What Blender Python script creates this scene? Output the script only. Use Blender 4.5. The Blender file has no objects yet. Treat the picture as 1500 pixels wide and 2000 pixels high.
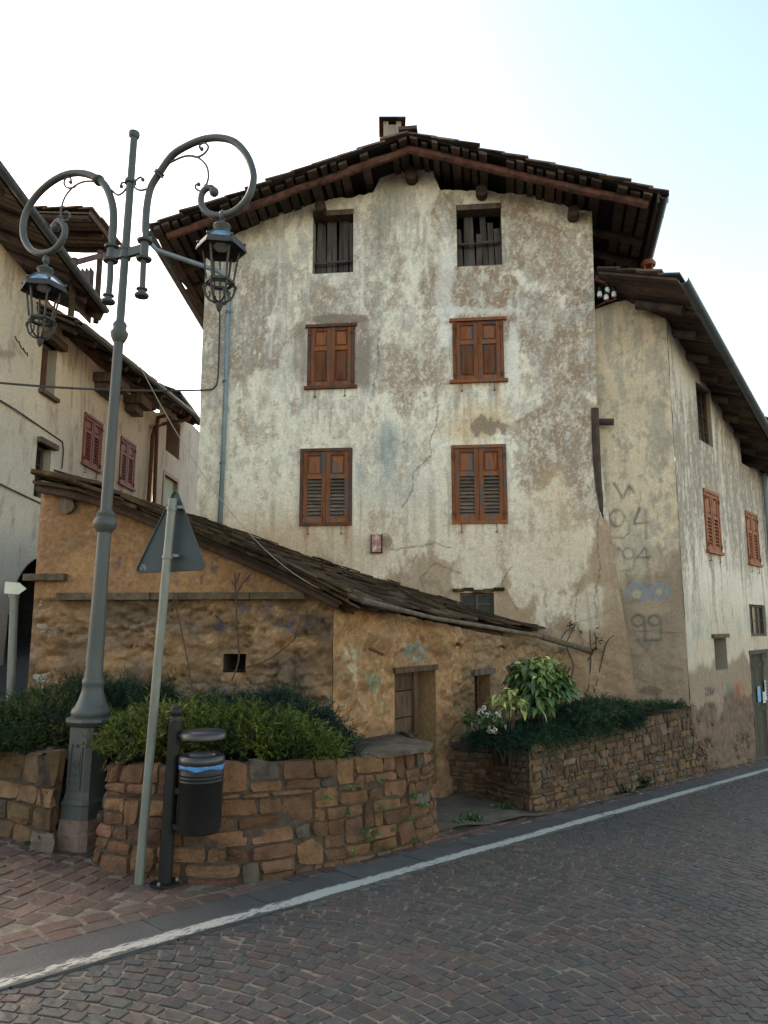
import bpy, math, random
import numpy as np
from mathutils import Vector, Matrix
random.seed(7); rng = np.random.default_rng(7)
S = bpy.context.scene; COL = S.collection
# ------------------------------------------------------------------ camera, sky, sun, exposure
PITCH = math.radians(8.8); FPX = 1444.0; EYE = 1.55
cam_d = bpy.data.cameras.new('camera'); cam = bpy.data.objects.new('camera', cam_d); COL.objects.link(cam)
cam_d.sensor_fit = 'VERTICAL'; cam_d.sensor_height = 36; cam_d.lens = FPX/2000*36
cam_d.clip_start = 0.05; cam_d.clip_end = 2000
cam.location = (0, 0, EYE); cam.rotation_euler = (math.pi/2+PITCH, 0, 0)
S.camera = cam
SUN_EL, SUN_AZ = math.radians(34), math.radians(-50)      # azimuth from +Y, negative = to the left (behind the house)
w = bpy.data.worlds.new('World'); S.world = w; w.use_nodes = True
nt = w.node_tree; nt.nodes.clear()
sky = nt.nodes.new('ShaderNodeTexSky'); sky.sky_type = 'NISHITA'; sky.sun_disc = False
sky.sun_elevation = SUN_EL; sky.sun_rotation = SUN_AZ; sky.air_density = 1.0; sky.dust_density = 1.0; sky.ozone_density = 1.0
hsv = nt.nodes.new('ShaderNodeHueSaturation'); hsv.inputs['Saturation'].default_value = 1.15
tint = nt.nodes.new('ShaderNodeMix'); tint.data_type = 'RGBA'; tint.blend_type = 'MULTIPLY'; tint.inputs[0].default_value = 1
tint.inputs['B'].default_value = (1.31, 0.99, 0.71, 1)
bg = nt.nodes.new('ShaderNodeBackground'); bg.inputs['Strength'].default_value = 0.15
wo = nt.nodes.new('ShaderNodeOutputWorld')
nt.links.new(sky.outputs[0], hsv.inputs['Color']); nt.links.new(hsv.outputs[0], tint.inputs['A'])
nt.links.new(tint.outputs['Result'], bg.inputs[0]); nt.links.new(bg.outputs[0], wo.inputs[0])
sl = bpy.data.lights.new('sun', 'SUN'); sl.energy = 0.8; sl.angle = math.radians(14); sl.color = (1, .93, .82)
sun = bpy.data.objects.new('sun', sl); COL.objects.link(sun)
sd = Vector((math.sin(SUN_AZ)*math.cos(SUN_EL), math.cos(SUN_AZ)*math.cos(SUN_EL), math.sin(SUN_EL)))
sun.rotation_euler = sd.to_track_quat('Z', 'Y').to_euler()
S.view_settings.view_transform = 'Standard'; S.view_settings.look = 'None'
S.view_settings.exposure = 2.0; S.view_settings.gamma = 1.0; S.view_settings.use_curve_mapping = False
S.render.engine = 'CYCLES'
# ------------------------------------------------------------------ measuring helpers (photo pixel -> point on a surface of the place)
CP, SP = math.cos(PITCH), math.sin(PITCH)
def ray(x, y):
    u = x-750; v = 1000-y; dy = FPX*CP-v*SP
    return u/dy, (FPX*SP+v*CP)/dy
def project(X, Y, Z):
    zc = Y*CP+(Z-EYE)*SP; yc = -Y*SP+(Z-EYE)*CP
    return 750+FPX*X/zc, 1000-FPX*yc/zc
TH = math.radians(40); RS, RC = math.sin(TH), math.cos(TH)      # the road's direction
def sn(X, Y): return RS*X+RC*Y, -RC*X+RS*Y
def XY(s, n): return RS*s-RC*n, RC*s+RS*n
def G(X, Y):                                                   # ground height
    X = np.asarray(X, float); Y = np.asarray(Y, float)
    s, n = sn(X, Y); s = np.clip(s, -25, 70); n = np.clip(n, -25, 25)
    r = np.clip((Y-6.3), 0, 14)*0.15*np.clip((-X-2.3)/1.6, 0, 1)
    return -0.0722*s+0.03*n+r
def gp(x, y):
    a, b = ray(x, y); k = -0.0722*(RS*a+RC)+0.03*(-RC*a+RS); Y = EYE/(k-b)
    return a*Y, Y, k*Y
def hp(x, y, Y): a, b = ray(x, y); return Vector((a*Y, Y, EYE+b*Y))
class Wall:
    def __init__(s, o, d, flip=1):
        l = math.hypot(*d); s.o = o; s.d = (d[0]/l, d[1]/l); s.n = (flip*s.d[1], -flip*s.d[0])
    def uv(s, x, y):
        a, b = ray(x, y); o, d = s.o, s.d
        Y = (o[0]*d[1]-o[1]*d[0])/(a*d[1]-d[0]); X = a*Y
        return (X-o[0])*d[0]+(Y-o[1])*d[1], EYE+b*Y
    def u(s, x, y): return s.uv(x, y)[0]
    def z(s, x, y): return s.uv(x, y)[1]
    def p(s, u, z, out=0): return Vector((s.o[0]+s.d[0]*u+s.n[0]*out, s.o[1]+s.d[1]*u+s.n[1]*out, z))
    def off(s, out): return Wall((s.o[0]+s.n[0]*out, s.o[1]+s.n[1]*out), s.d, 1 if abs(s.n[0]-s.d[1]) < 1e-6 else -1)
    def px(s, x, y, out=0): u, z = s.off(out).uv(x, y); return s.p(u, z, out)
    def rect(s, x0, y0, x1, y1, out=0):
        w_ = s.off(out); xm, ym = (x0+x1)/2, (y0+y1)/2
        return w_.u(x0, ym), w_.u(x1, ym), w_.z(xm, y1), w_.z(xm, y0)
# ------------------------------------------------------------------ noise
def vnoise(p, seed=0):
    p = np.asarray(p, float); i = np.floor(p).astype(np.int64); f = p-i; f = f*f*(3-2*f)
    def h(a, b, c):
        n = (a*374761393+b*668265263+c*2147483647+seed*1274126177) & 0xffffffff
        n = ((n ^ (n >> 13))*1274126177) & 0xffffffff; n = (n ^ (n >> 16)) & 0xffff
        return n/65535.0
    x, y, z = i[:, 0], i[:, 1], i[:, 2]; r = 0
    for a in (0, 1):
        wx = f[:, 0] if a else 1-f[:, 0]
        for b in (0, 1):
            wy = f[:, 1] if b else 1-f[:, 1]
            for c in (0, 1):
                wz = f[:, 2] if c else 1-f[:, 2]
                r = r+wx*wy*wz*h(x+a, y+b, z+c)
    return r
def fbm(x, y, z, sc=1, o=4, seed=0, g=.5):
    p = np.stack([np.asarray(x, float)*sc, np.asarray(y, float)*sc, np.asarray(z, float)*sc], 1); r = 0; a = 1; t = 0
    for k in range(o):
        r = r+a*vnoise(p+17.3*k, seed+k); t += a; a *= g; p = p*2.03
    return r/t
def worley(x, y, seed=0):      # F2-F1 and a random value per cell
    ix, iy = np.floor(x), np.floor(y); d1 = np.full(x.shape, 9.); d2 = d1.copy(); cid = np.zeros(x.shape)
    for a in (-1, 0, 1):
        for b_ in (-1, 0, 1):
            cx, cy = ix+a, iy+b_; h = np.sin(cx*127.1+cy*311.7+seed)*43758.5453; h1 = h-np.floor(h); h = np.sin(cx*269.5+cy*183.3+seed)*24634.6345; h2 = h-np.floor(h)
            d = np.hypot(cx+.1+.8*h1-x, cy+.1+.8*h2-y); m_ = d < d1; d2 = np.where(m_, d1, np.minimum(d2, d)); cid = np.where(m_, h1, cid); d1 = np.where(m_, d, d1)
    return d2-d1, cid
def rubble(u, z, seed, sx_=3.4, sz_=7.0):
    o = u*0; wx = (fbm(u, z, o, 3, 3, seed)-.5)*.9; wy = (fbm(u, z, o, 3, 3, seed+1)-.5)*.9; return worley(u*sx_+wx, z*sz_+wy, seed)
def sst(x, a, b): t = np.clip((x-a)/(b-a), 0, 1); return t*t*(3-2*t)
# ------------------------------------------------------------------ materials
MATS = {}
def mat(name, base, rough=.85, var=.25, sc=6, bump=.25, bsc=40, col2=None, m2=(.5, .65), m2sc=5, stretch=(1, 1, 1), island=0, attr=False, metal=0, spec=.3, dist=.02, det=6):
    m = bpy.data.materials.new(name); m.use_nodes = True; t = m.node_tree; N = t.nodes; L = t.links
    b = N['Principled BSDF']; b.inputs['Roughness'].default_value = rough; b.inputs['Metallic'].default_value = metal
    b.inputs['Specular IOR Level'].default_value = spec
    tc = N.new('ShaderNodeTexCoord'); mp = N.new('ShaderNodeMapping'); mp.inputs['Scale'].default_value = stretch
    L.new(tc.outputs['Object'], mp.inputs[0])
    def noise(s, d=det):
        n = N.new('ShaderNodeTexNoise'); n.inputs['Scale'].default_value = s; n.inputs['Detail'].default_value = d; n.inputs['Roughness'].default_value = .62
        L.new(mp.outputs[0], n.inputs['Vector']); return n
    def mixc(fac, a, bb, mode='MIX'):
        x = N.new('ShaderNodeMix'); x.data_type = 'RGBA'; x.blend_type = mode
        for k, v in ((0, fac), ('A', a), ('B', bb)):
            s = x.inputs[k]
            if hasattr(v, 'is_linked'): L.new(v, s)
            else: s.default_value = v if k == 0 else (*v, 1)
        return x.outputs['Result']
    if attr:
        at = N.new('ShaderNodeAttribute'); at.attribute_name = 'Col'; c = at.outputs['Color']
    else:
        rgb = N.new('ShaderNodeRGB'); rgb.outputs[0].default_value = (*base, 1); c = rgb.outputs[0]
    if col2:
        n2 = noise(m2sc); mr = N.new('ShaderNodeMapRange'); mr.inputs['From Min'].default_value = m2[0]; mr.inputs['From Max'].default_value = m2[1]
        L.new(n2.outputs[0], mr.inputs['Value']); c = mixc(mr.outputs[0], c, col2)
    if var:
        n1 = noise(sc); mr = N.new('ShaderNodeMapRange'); mr.inputs['From Min'].default_value = .3; mr.inputs['From Max'].default_value = .7
        mr.inputs['To Min'].default_value = 1-var; mr.inputs['To Max'].default_value = 1+var; L.new(n1.outputs[0], mr.inputs['Value'])
        cb = N.new('ShaderNodeCombineColor')
        for k in range(3): L.new(mr.outputs[0], cb.inputs[k])
        c = mixc(1.0, c, cb.outputs[0], 'MULTIPLY')
    if island:
        g = N.new('ShaderNodeNewGeometry'); mr = N.new('ShaderNodeMapRange')
        mr.inputs['To Min'].default_value = 1-island; mr.inputs['To Max'].default_value = 1+island; L.new(g.outputs['Random Per Island'], mr.inputs['Value'])
        cb = N.new('ShaderNodeCombineColor')
        for k in range(3): L.new(mr.outputs[0], cb.inputs[k])
        c = mixc(1.0, c, cb.outputs[0], 'MULTIPLY')
    L.new(c, b.inputs['Base Color'])
    if bump:
        n3 = noise(bsc); bp = N.new('ShaderNodeBump'); bp.inputs['Strength'].default_value = bump; bp.inputs['Distance'].default_value = dist
        L.new(n3.outputs[0], bp.inputs['Height']); L.new(bp.outputs[0], b.inputs['Normal'])
    MATS[name] = m; return m
M = MATS
mat('plaster', (.5, .45, .38), .95, .16, 26, .55, 45, attr=True, dist=.02)
mat('earth_plaster', (.3, .2, .1), .95, .26, 22, .8, 60, attr=True, dist=.025)
mat('roof_wood', (.062, .041, .029), .85, .5, 5, .5, 30, stretch=(1, 1, 1), island=.5)
mat('verge_wood', (.13, .055, .038), .8, .5, 7, .6, 35, col2=(.05, .032, .026), m2=(.48, .64), island=.15)
mat('old_board', (.11, .08, .058), .9, .5, 14, .6, 60, stretch=(1, 1, .12), island=.45)
mat('brown_board', (.085, .048, .026), .9, .5, 14, .6, 60, stretch=(1, 1, .3), island=.3)
mat('grey_board', (.07, .058, .05), .9, .5, 14, .6, 60, stretch=(1, 1, .12), island=.35)
mat('shutter_wood', (.2, .064, .02), .75, .55, 9, .4, 60, col2=(.07, .052, .042), m2=(.51, .58), m2sc=9, stretch=(1, 1, .16), island=.38)
mat('shutter_frame', (.1, .036, .018), .75, .4, 9, .35, 60, col2=(.06, .05, .045), m2=(.5, .6), m2sc=7, stretch=(1, 1, .22), island=.2)
mat('louver_grey', (.13, .095, .072), .85, .4, 20, .4, 60, stretch=(.3, .3, 1), island=.3)
mat('red_paint', (.19, .045, .03), .6, .18, 6, .1, 60, island=.05)
mat('orange_paint', (.25, .085, .032), .7, .3, 8, .2, 60, island=.08)
mat('tile', (.125, .085, .062), .9, .45, 6, .6, 30, island=.45)
mat('slate', (.046, .029, .017), 1, .5, 5, .9, 30, col2=(.08, .06, .028), m2=(.54, .66), m2sc=4, island=.6, spec=.08)
mat('lamp_paint', (.058, .061, .054), .5, .18, 7, .1, 60, col2=(.075, .07, .058), m2=(.55, .75), m2sc=5, spec=.4, stretch=(1, 1, .3))
mat('lantern_iron', (.045, .04, .034), .6, .3, 20, .2, 80)
mat('galvanised', (.15, .155, .13), .5, .25, 10, .15, 80, col2=(.13, .075, .04), m2=(.6, .68), m2sc=4, metal=.25, stretch=(1, 1, .3), spec=.5)
mat('gutter_metal', (.1, .115, .12), .45, .25, 8, .1, 60, metal=.3)
mat('pipe_blue', (.2, .25, .27), .5, .2, 6, .1, 60)
mat('black_paint', (.009, .009, .008), .48, .2, 8, .05, 60, spec=.3)
mat('bin_rim', (.013, .013, .013), .38, .2, 8, .05, 60, spec=.6)
mat('blue_bag', (.05, .17, .38), .4, .2, 30, .5, 40)
mat('sign_back', (.03, .042, .045), .5, .15, 6, .05, 60, spec=.4)
mat('white_sign', (.6, .58, .45), .5, .1, 6, .05, 60)
mat('rust', (.12, .05, .03), .9, .4, 20, .4, 60)
mat('stone', (.21, .135, .078), .9, .4, 9, .8, 35, attr=True, dist=.03, island=.12)
mat('mortar', (.075, .053, .035), 1, .4, 12, .8, 50, dist=.03)
mat('cap_concrete', (.125, .09, .058), .95, .4, 14, .9, 70, col2=(.07, .052, .034), m2=(.5, .65))
mat('pedestal_stone', (.17, .11, .08), .85, .3, 18, .4, 90)
mat('cobble', (.1, .09, .08), .62, .25, 25, .5, 60, attr=True, spec=.35, dist=.012)
mat('sand_joint', (.19, .15, .105), 1, .35, 14, .5, 90)
mat('kerb_slab', (.072, .068, .06), .7, .2, 3, .4, 60, stretch=(1, 1, 1), island=.12)
mat('asphalt', (.055, .054, .053), .9, .2, 8, .5, 120)
mat('dirt', (.12, .09, .062), 1, .35, 5, .6, 60, col2=(.09, .085, .05), m2=(.5, .68), m2sc=3)
mat('soil', (.06, .045, .03), 1, .4, 12, .8, 40)
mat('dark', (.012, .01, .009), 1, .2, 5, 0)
mat('dark_stone', (.05, .04, .032), 1, .4, 5, .8, 12)
mat('foliage', (.05, .08, .03), .8, .2, 8, 0, attr=True, spec=.25)
mat('leaf', (.08, .12, .03), .45, .15, 8, 0, attr=True, spec=.4)
mat('flower', (.42, .38, .28), .8, .2, 20, 0, island=.3)
mat('twig', (.075, .05, .033), .9, .3, 20, .3, 60)
mat('cable', (.06, .055, .05), .7, .1, 5, 0)
mat('cable_pale', (.3, .28, .24), .7, .1, 5, 0)
mat('terracotta', (.3, .1, .05), .85, .25, 12, .3, 50)
mat('porcelain', (.7, .7, .66), .25, .05, 8, 0, spec=.6)
mat('paper', (.6, .6, .58), .7, .06, 8, 0)
mat('paper_blue', (.15, .32, .5), .7, .25, 14, 0)
mat('ink', (.05, .05, .055), .7, .1, 14, 0)
mat('meter_paint', (.4, .2, .16), .7, .3, 12, .1, 60, col2=(.5, .42, .36), m2=(.5, .62), m2sc=12)
mat('green_door', (.05, .045, .028), .85, .4, 16, .4, 60, col2=(.2, .17, .12), m2=(.62, .68), m2sc=22, stretch=(1, 1, .35), island=.2)
mat('pink_stone', (.4, .25, .2), .8, .15, 10, .1, 60)
mat('curtain', (.38, .42, .3), .8, .1, 5, 0)
mat('inner_diffuser', (.45, .46, .42), .4, .05, 8, 0)
def glass(name, c, r=.06, al=1):
    m = bpy.data.materials.new(name); m.use_nodes = True; b = m.node_tree.nodes['Principled BSDF']
    b.inputs['Base Color'].default_value = (*c, 1); b.inputs['Roughness'].default_value = r; b.inputs['Specular IOR Level'].default_value = .8
    b.inputs['Alpha'].default_value = al; M[name] = m
glass('dark_glass', (.014, .015, .016), .35); M['dark_glass'].node_tree.nodes['Principled BSDF'].inputs['Specular IOR Level'].default_value = .25; glass('sky_tint_glass', (.12, .24, .32), .12)  # lantern hood panes: sky reflection put into the blue base colour
m = bpy.data.materials.new('worn_white'); m.use_nodes = True; N = m.node_tree.nodes; L = m.node_tree.links; b = N['Principled BSDF']
tc = N.new('ShaderNodeTexCoord'); mp = N.new('ShaderNodeMapping'); mp.inputs['Rotation'].default_value = (0, 0, -(math.pi/2-TH)); mp2 = N.new('ShaderNodeMapping'); mp2.inputs['Scale'].default_value = (14, 60, 30)
n = N.new('ShaderNodeTexNoise'); n.inputs['Scale'].default_value = 1; n.inputs['Detail'].default_value = 5; n.inputs['Roughness'].default_value = .7
nb = N.new('ShaderNodeTexNoise'); nb.inputs['Scale'].default_value = 1.1; nb.inputs['Detail'].default_value = 3
mth = N.new('ShaderNodeMath'); mth.operation = 'MULTIPLY_ADD'; mth.inputs[1].default_value = .45
at = N.new('ShaderNodeAttribute'); at.attribute_name = 'Col'; ad = N.new('ShaderNodeMath'); ad.operation = 'ADD'
mr = N.new('ShaderNodeMapRange'); mr.inputs['From Min'].default_value = .80; mr.inputs['From Max'].default_value = .86
mx = N.new('ShaderNodeMix'); mx.data_type = 'RGBA'; mx.inputs['A'].default_value = (.4, .37, .3, 1); mx.inputs['B'].default_value = (.07, .066, .058, 1)
L.new(tc.outputs['Object'], mp.inputs[0]); L.new(mp.outputs[0], mp2.inputs[0]); L.new(mp2.outputs[0], n.inputs[0]); L.new(tc.outputs['Object'], nb.inputs[0])
L.new(nb.outputs[0], mth.inputs[0]); L.new(n.outputs[0], mth.inputs[2]); L.new(mth.outputs[0], ad.inputs[0]); L.new(at.outputs['Fac'], ad.inputs[1])
L.new(ad.outputs[0], mr.inputs['Value']); L.new(mr.outputs[0], mx.inputs[0])
L.new(mx.outputs['Result'], b.inputs['Base Color']); b.inputs['Roughness'].default_value = .75; M['worn_white'] = m
# ------------------------------------------------------------------ mesh builder
class MB:
    def __init__(s): s.V = []; s.F = []; s.C = []; s.n = 0; s.mi = []; s.cur = 0
    def add(s, vs, fs, col=None):
        o = s.n; vs = [tuple(v) for v in vs]; s.V += vs; s.n += len(vs)
        s.F += [tuple(i+o for i in f) for f in fs]; s.mi += [s.cur]*len(fs)
        s.C += [col if col is not None else (.5, .5, .5)]*len(vs) if not (col is not None and hasattr(col[0], '__len__')) else [tuple(c) for c in col]
    def hexa(s, p, col=None):   # 8 points: bottom 4, top 4
        s.add(p, [(0, 3, 2, 1), (4, 5, 6, 7), (0, 1, 5, 4), (1, 2, 6, 5), (2, 3, 7, 6), (3, 0, 4, 7)], col)
    def box(s, c, a, b, h, col=None):   # centre and three half-axis vectors
        c, a, b, h = Vector(c), Vector(a), Vector(b), Vector(h)
        s.hexa([c-a-b-h, c+a-b-h, c+a+b-h, c-a+b-h, c-a-b+h, c+a-b+h, c+a+b+h, c-a+b+h], col)
    def wbox(s, W, u0, u1, z0, z1, o0, o1, col=None):
        s.hexa([W.p(u0, z0, o1), W.p(u1, z0, o1), W.p(u1, z0, o0), W.p(u0, z0, o0), W.p(u0, z1, o1), W.p(u1, z1, o1), W.p(u1, z1, o0), W.p(u0, z1, o0)], col)
    def beam(s, p0, p1, w_, h_, up=(0, 0, 1), col=None):
        p0, p1 = Vector(p0), Vector(p1); d = (p1-p0).normalized(); r = d.cross(Vector(up)).normalized(); u = r.cross(d).normalized()
        r *= w_/2; u *= h_/2
        s.hexa([p0-r-u, p0+r-u, p1+r-u, p1-r-u, p0-r+u, p0+r+u, p1+r+u, p1-r+u], col)
    def tube(s, pts, rad, n=10, cap=True, col=None, jit=0):
        pts = [Vector(p) for p in pts]; k = len(pts)
        if not hasattr(rad, '__len__'): rad = [rad]*k
        vs = []; prev = None
        for i, p in enumerate(pts):
            d = (pts[min(i+1, k-1)]-pts[max(i-1, 0)]).normalized()
            if prev is None:
                a = Vector((0, 0, 1)) if abs(d.z) < .9 else Vector((1, 0, 0)); r = d.cross(a).normalized()
            else: r = (prev-d*prev.dot(d)).normalized()
            prev = r; q = d.cross(r)
            for j in range(n):
                t = 2*math.pi*j/n; rr = rad[i]*(1+jit*(random.random()-.5)); vs.append(p+(r*math.cos(t)+q*math.sin(t))*rr)
        fs = [(i*n+j, i*n+(j+1) % n, (i+1)*n+(j+1) % n, (i+1)*n+j) for i in range(k-1) for j in range(n)]
        if cap: fs += [tuple(range(n-1, -1, -1)), tuple((k-1)*n+j for j in range(n))]
        s.add(vs, fs, col)
    def lathe(s, p0, ax, prof, n=20, rot=0, col=None):   # prof: (distance along axis, radius)
        p0 = Vector(p0); ax = Vector(ax).normalized(); a = Vector((1, 0, 0)); r = (a-ax*a.dot(ax)).normalized(); q = ax.cross(r); vs = []
        for h, rd in prof:
            for j in range(n):
                t = 2*math.pi*j/n+rot; vs.append(p0+ax*h+(r*math.cos(t)+q*math.sin(t))*rd)
        k = len(prof)
        fs = [(i*n+j, i*n+(j+1) % n, (i+1)*n+(j+1) % n, (i+1)*n+j) for i in range(k-1) for j in range(n)]
        fs += [tuple(range(n-1, -1, -1)), tuple((k-1)*n+j for j in range(n))]
        s.add(vs, fs, col)
    def ball(s, c, r, n=12, sq=(1, 1, 1), col=None):
        c = Vector(c); vs = []; fs = []; m_ = n//2
        for i in range(m_+1):
            ph = math.pi*i/m_
            for j in range(n):
                t = 2*math.pi*j/n; vs.append(c+Vector((math.sin(ph)*math.cos(t)*r*sq[0], math.sin(ph)*math.sin(t)*r*sq[1], -math.cos(ph)*r*sq[2])))
        for i in range(m_):
            for j in range(n): fs.append((i*n+j, i*n+(j+1) % n, (i+1)*n+(j+1) % n, (i+1)*n+j))
        s.add(vs, fs, col)
    def build(s, name, mats, parent=None, smooth=False, sharp=None):
        me = bpy.data.meshes.new(name); me.from_pydata(s.V, [], s.F); 
        for m_ in (mats if isinstance(mats, (list, tuple)) else [mats]): me.materials.append(M[m_])
        if any(s.mi): me.polygons.foreach_set('material_index', s.mi)
        ca = me.color_attributes.new('Col', 'FLOAT_COLOR', 'POINT')
        a = np.ones((s.n, 4), np.float32); a[:, :3] = np.array(s.C, np.float32).reshape(-1, 3); ca.data.foreach_set('color', a.ravel())
        if smooth:
            me.polygons.foreach_set('use_smooth', [True]*len(me.polygons))
            if sharp: me.set_sharp_from_angle(angle=math.radians(sharp))
        me.update(); o = bpy.data.objects.new(name, me); COL.objects.link(o)
        if parent is not None: adopt(o, parent)
        return o
def wloc(p):
    v = p.location.copy()
    if p.parent is not None: v = wloc(p.parent)+v+p.matrix_parent_inverse.translation
    return v
def adopt(o, parent):
    o.parent = parent; o.matrix_parent_inverse = Matrix.Translation(-wloc(parent))
def npmesh(name, V, F, C, mats, parent=None, smooth=True, mi=None):
    me = bpy.data.meshes.new(name); V = np.asarray(V, np.float32); F = np.asarray(F, np.int32)
    me.vertices.add(len(V)); me.vertices.foreach_set('co', V.ravel())
    k = F.shape[1]; me.loops.add(F.size); me.loops.foreach_set('vertex_index', F.ravel())
    me.polygons.add(len(F)); me.polygons.foreach_set('loop_start', np.arange(0, F.size, k, dtype=np.int32))
    for m_ in (mats if isinstance(mats, (list, tuple)) else [mats]): me.materials.append(M[m_])
    if mi is not None: me.polygons.foreach_set('material_index', np.asarray(mi, np.int32))
    me.polygons.foreach_set('use_smooth', np.full(len(F), smooth)); me.update(calc_edges=True)
    ca = me.color_attributes.new('Col', 'FLOAT_COLOR', 'POINT'); a = np.ones((len(V), 4), np.float32); a[:, :3] = C; ca.data.foreach_set('color', a.ravel())
    me.validate(); o = bpy.data.objects.new(name, me); COL.objects.link(o)
    if parent is not None: adopt(o, parent)
    return o
def tag(o, label=None, cat=None, group=None, kind=None):
    if label: o['label'] = label
    if cat: o['category'] = cat
    if group: o['group'] = group
    if kind: o['kind'] = kind
    return o
def thing(name, loc, label, cat, group=None):
    o = bpy.data.objects.new(name, None); COL.objects.link(o); o.location = loc; o.empty_display_size = .2
    return tag(o, label, cat, group)
# ------------------------------------------------------------------ dense wall with openings, relief and painted-in colour
def polydist(px, py, pts, closed=False):
    d = np.full(px.shape, 1e9); q = list(pts)+([pts[0]] if closed else [])
    for (x0, y0), (x1, y1) in zip(q[:-1], q[1:]):
        vx, vy = x1-x0, y1-y0; t = np.clip(((px-x0)*vx+(py-y0)*vy)/(vx*vx+vy*vy+1e-9), 0, 1)
        d = np.minimum(d, np.hypot(px-x0-t*vx, py-y0-t*vy))
    return d
def inpoly(px, py, pts):
    r = np.zeros(px.shape, bool); n_ = len(pts)
    for i in range(n_):
        (x0, y0), (x1, y1) = pts[i], pts[(i+1) % n_]
        c = ((y0 > py) != (y1 > py)) & (px < (x1-x0)*(py-y0)/((y1-y0) or 1e-9)+x0); r ^= c
    return r
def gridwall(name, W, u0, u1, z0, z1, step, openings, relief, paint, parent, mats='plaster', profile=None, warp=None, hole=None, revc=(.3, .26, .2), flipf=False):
    us = set(np.arange(u0, u1+step/2, step).round(4)); zs = set(np.arange(z0, z1+step/2, step).round(4))
    for op in openings:
        for v, st in ((op[0], us), (op[1], us), (op[2], zs), (op[3], zs)):
            for q in [q for q in st if abs(q-v) < step*.55]: st.discard(q)
            st.add(round(v, 4))
    us = np.array(sorted(us)); zs = np.array(sorted(zs)); U, Z = np.meshgrid(us, zs); sh = U.shape; u = U.ravel(); z = Z.ravel()
    if profile is not None:
        pr = profile(u); over = z > pr; z = np.minimum(z, pr)
    else: over = np.zeros(len(u), bool)
    damp = np.ones(len(u))
    for op in openings:
        dx = np.maximum(np.maximum(op[0]-u, u-op[1]), 0); dz = np.maximum(np.maximum(op[2]-z, z-op[3]), 0); damp = np.minimum(damp, np.hypot(dx, dz)/.06)
    uu = u; out = relief(u, z)*np.clip(damp, 0, 1) if relief is not None else 0*u
    if warp is not None: uu, oo = warp(u, z); out = out+oo
    X = W.o[0]+W.d[0]*uu+W.n[0]*out; Y = W.o[1]+W.d[1]*uu+W.n[1]*out
    C = paint(u, z, X, Y) if paint is not None else np.tile((.4, .36, .3), (len(u), 1))
    nu, nz = len(us), len(zs); idx = np.arange(nu*nz).reshape(nz, nu)
    F = np.stack([idx[:-1, :-1], idx[:-1, 1:], idx[1:, 1:], idx[1:, :-1]], -1).reshape(-1, 4)
    um = ((us[:-1]+us[1:])/2)[None, :].repeat(nz-1, 0).ravel(); zm = ((zs[:-1]+zs[1:])/2)[:, None].repeat(nu-1, 1).ravel()
    keep = ~(over[F].all(1))
    for op in openings: keep &= ~((um > op[0]) & (um < op[1]) & (zm > op[2]) & (zm < op[3]))
    if hole is not None: keep &= ~hole(um, zm)
    F = F[keep]
    if flipf: F = F[:, ::-1]
    V = np.stack([X, Y, z], 1)
    # reveals
    ev, ef, ec = [], [], []; base = len(V)
    for op in openings:
        a, b_, c, d_ = op[:4]; dep = op[4]
        for (p, q) in (((a, c), (b_, c)), ((b_, c), (b_, d_)), ((b_, d_), (a, d_)), ((a, d_), (a, c))):
            k = len(ev); ns = 6
            for i in range(ns+1):
                t = i/ns; pu = p[0]+(q[0]-p[0])*t; pz = p[1]+(q[1]-p[1])*t
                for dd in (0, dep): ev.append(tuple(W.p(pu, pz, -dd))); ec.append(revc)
            for i in range(ns): ef.append((base+k+2*i, base+k+2*i+1, base+k+2*i+3, base+k+2*i+2))
    if ev: V = np.concatenate([V, np.array(ev)]); C = np.concatenate([C, np.array(ec)]); F = np.concatenate([F, np.array(ef)])
    return npmesh(name, V, F, C, mats, parent)
def mixm(c, col, m_): return c*(1-m_[:, None])+np.array(col)[None, :]*m_[:, None]
def blob(px, py, cx, cy, rx, ry, warp, soft=.35, amp=.5):
    d = np.hypot((px-cx)/rx, (py-cy)/ry)+amp*(warp-.5)*2; return 1-sst(d, 1-soft, 1+soft*.3)
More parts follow.
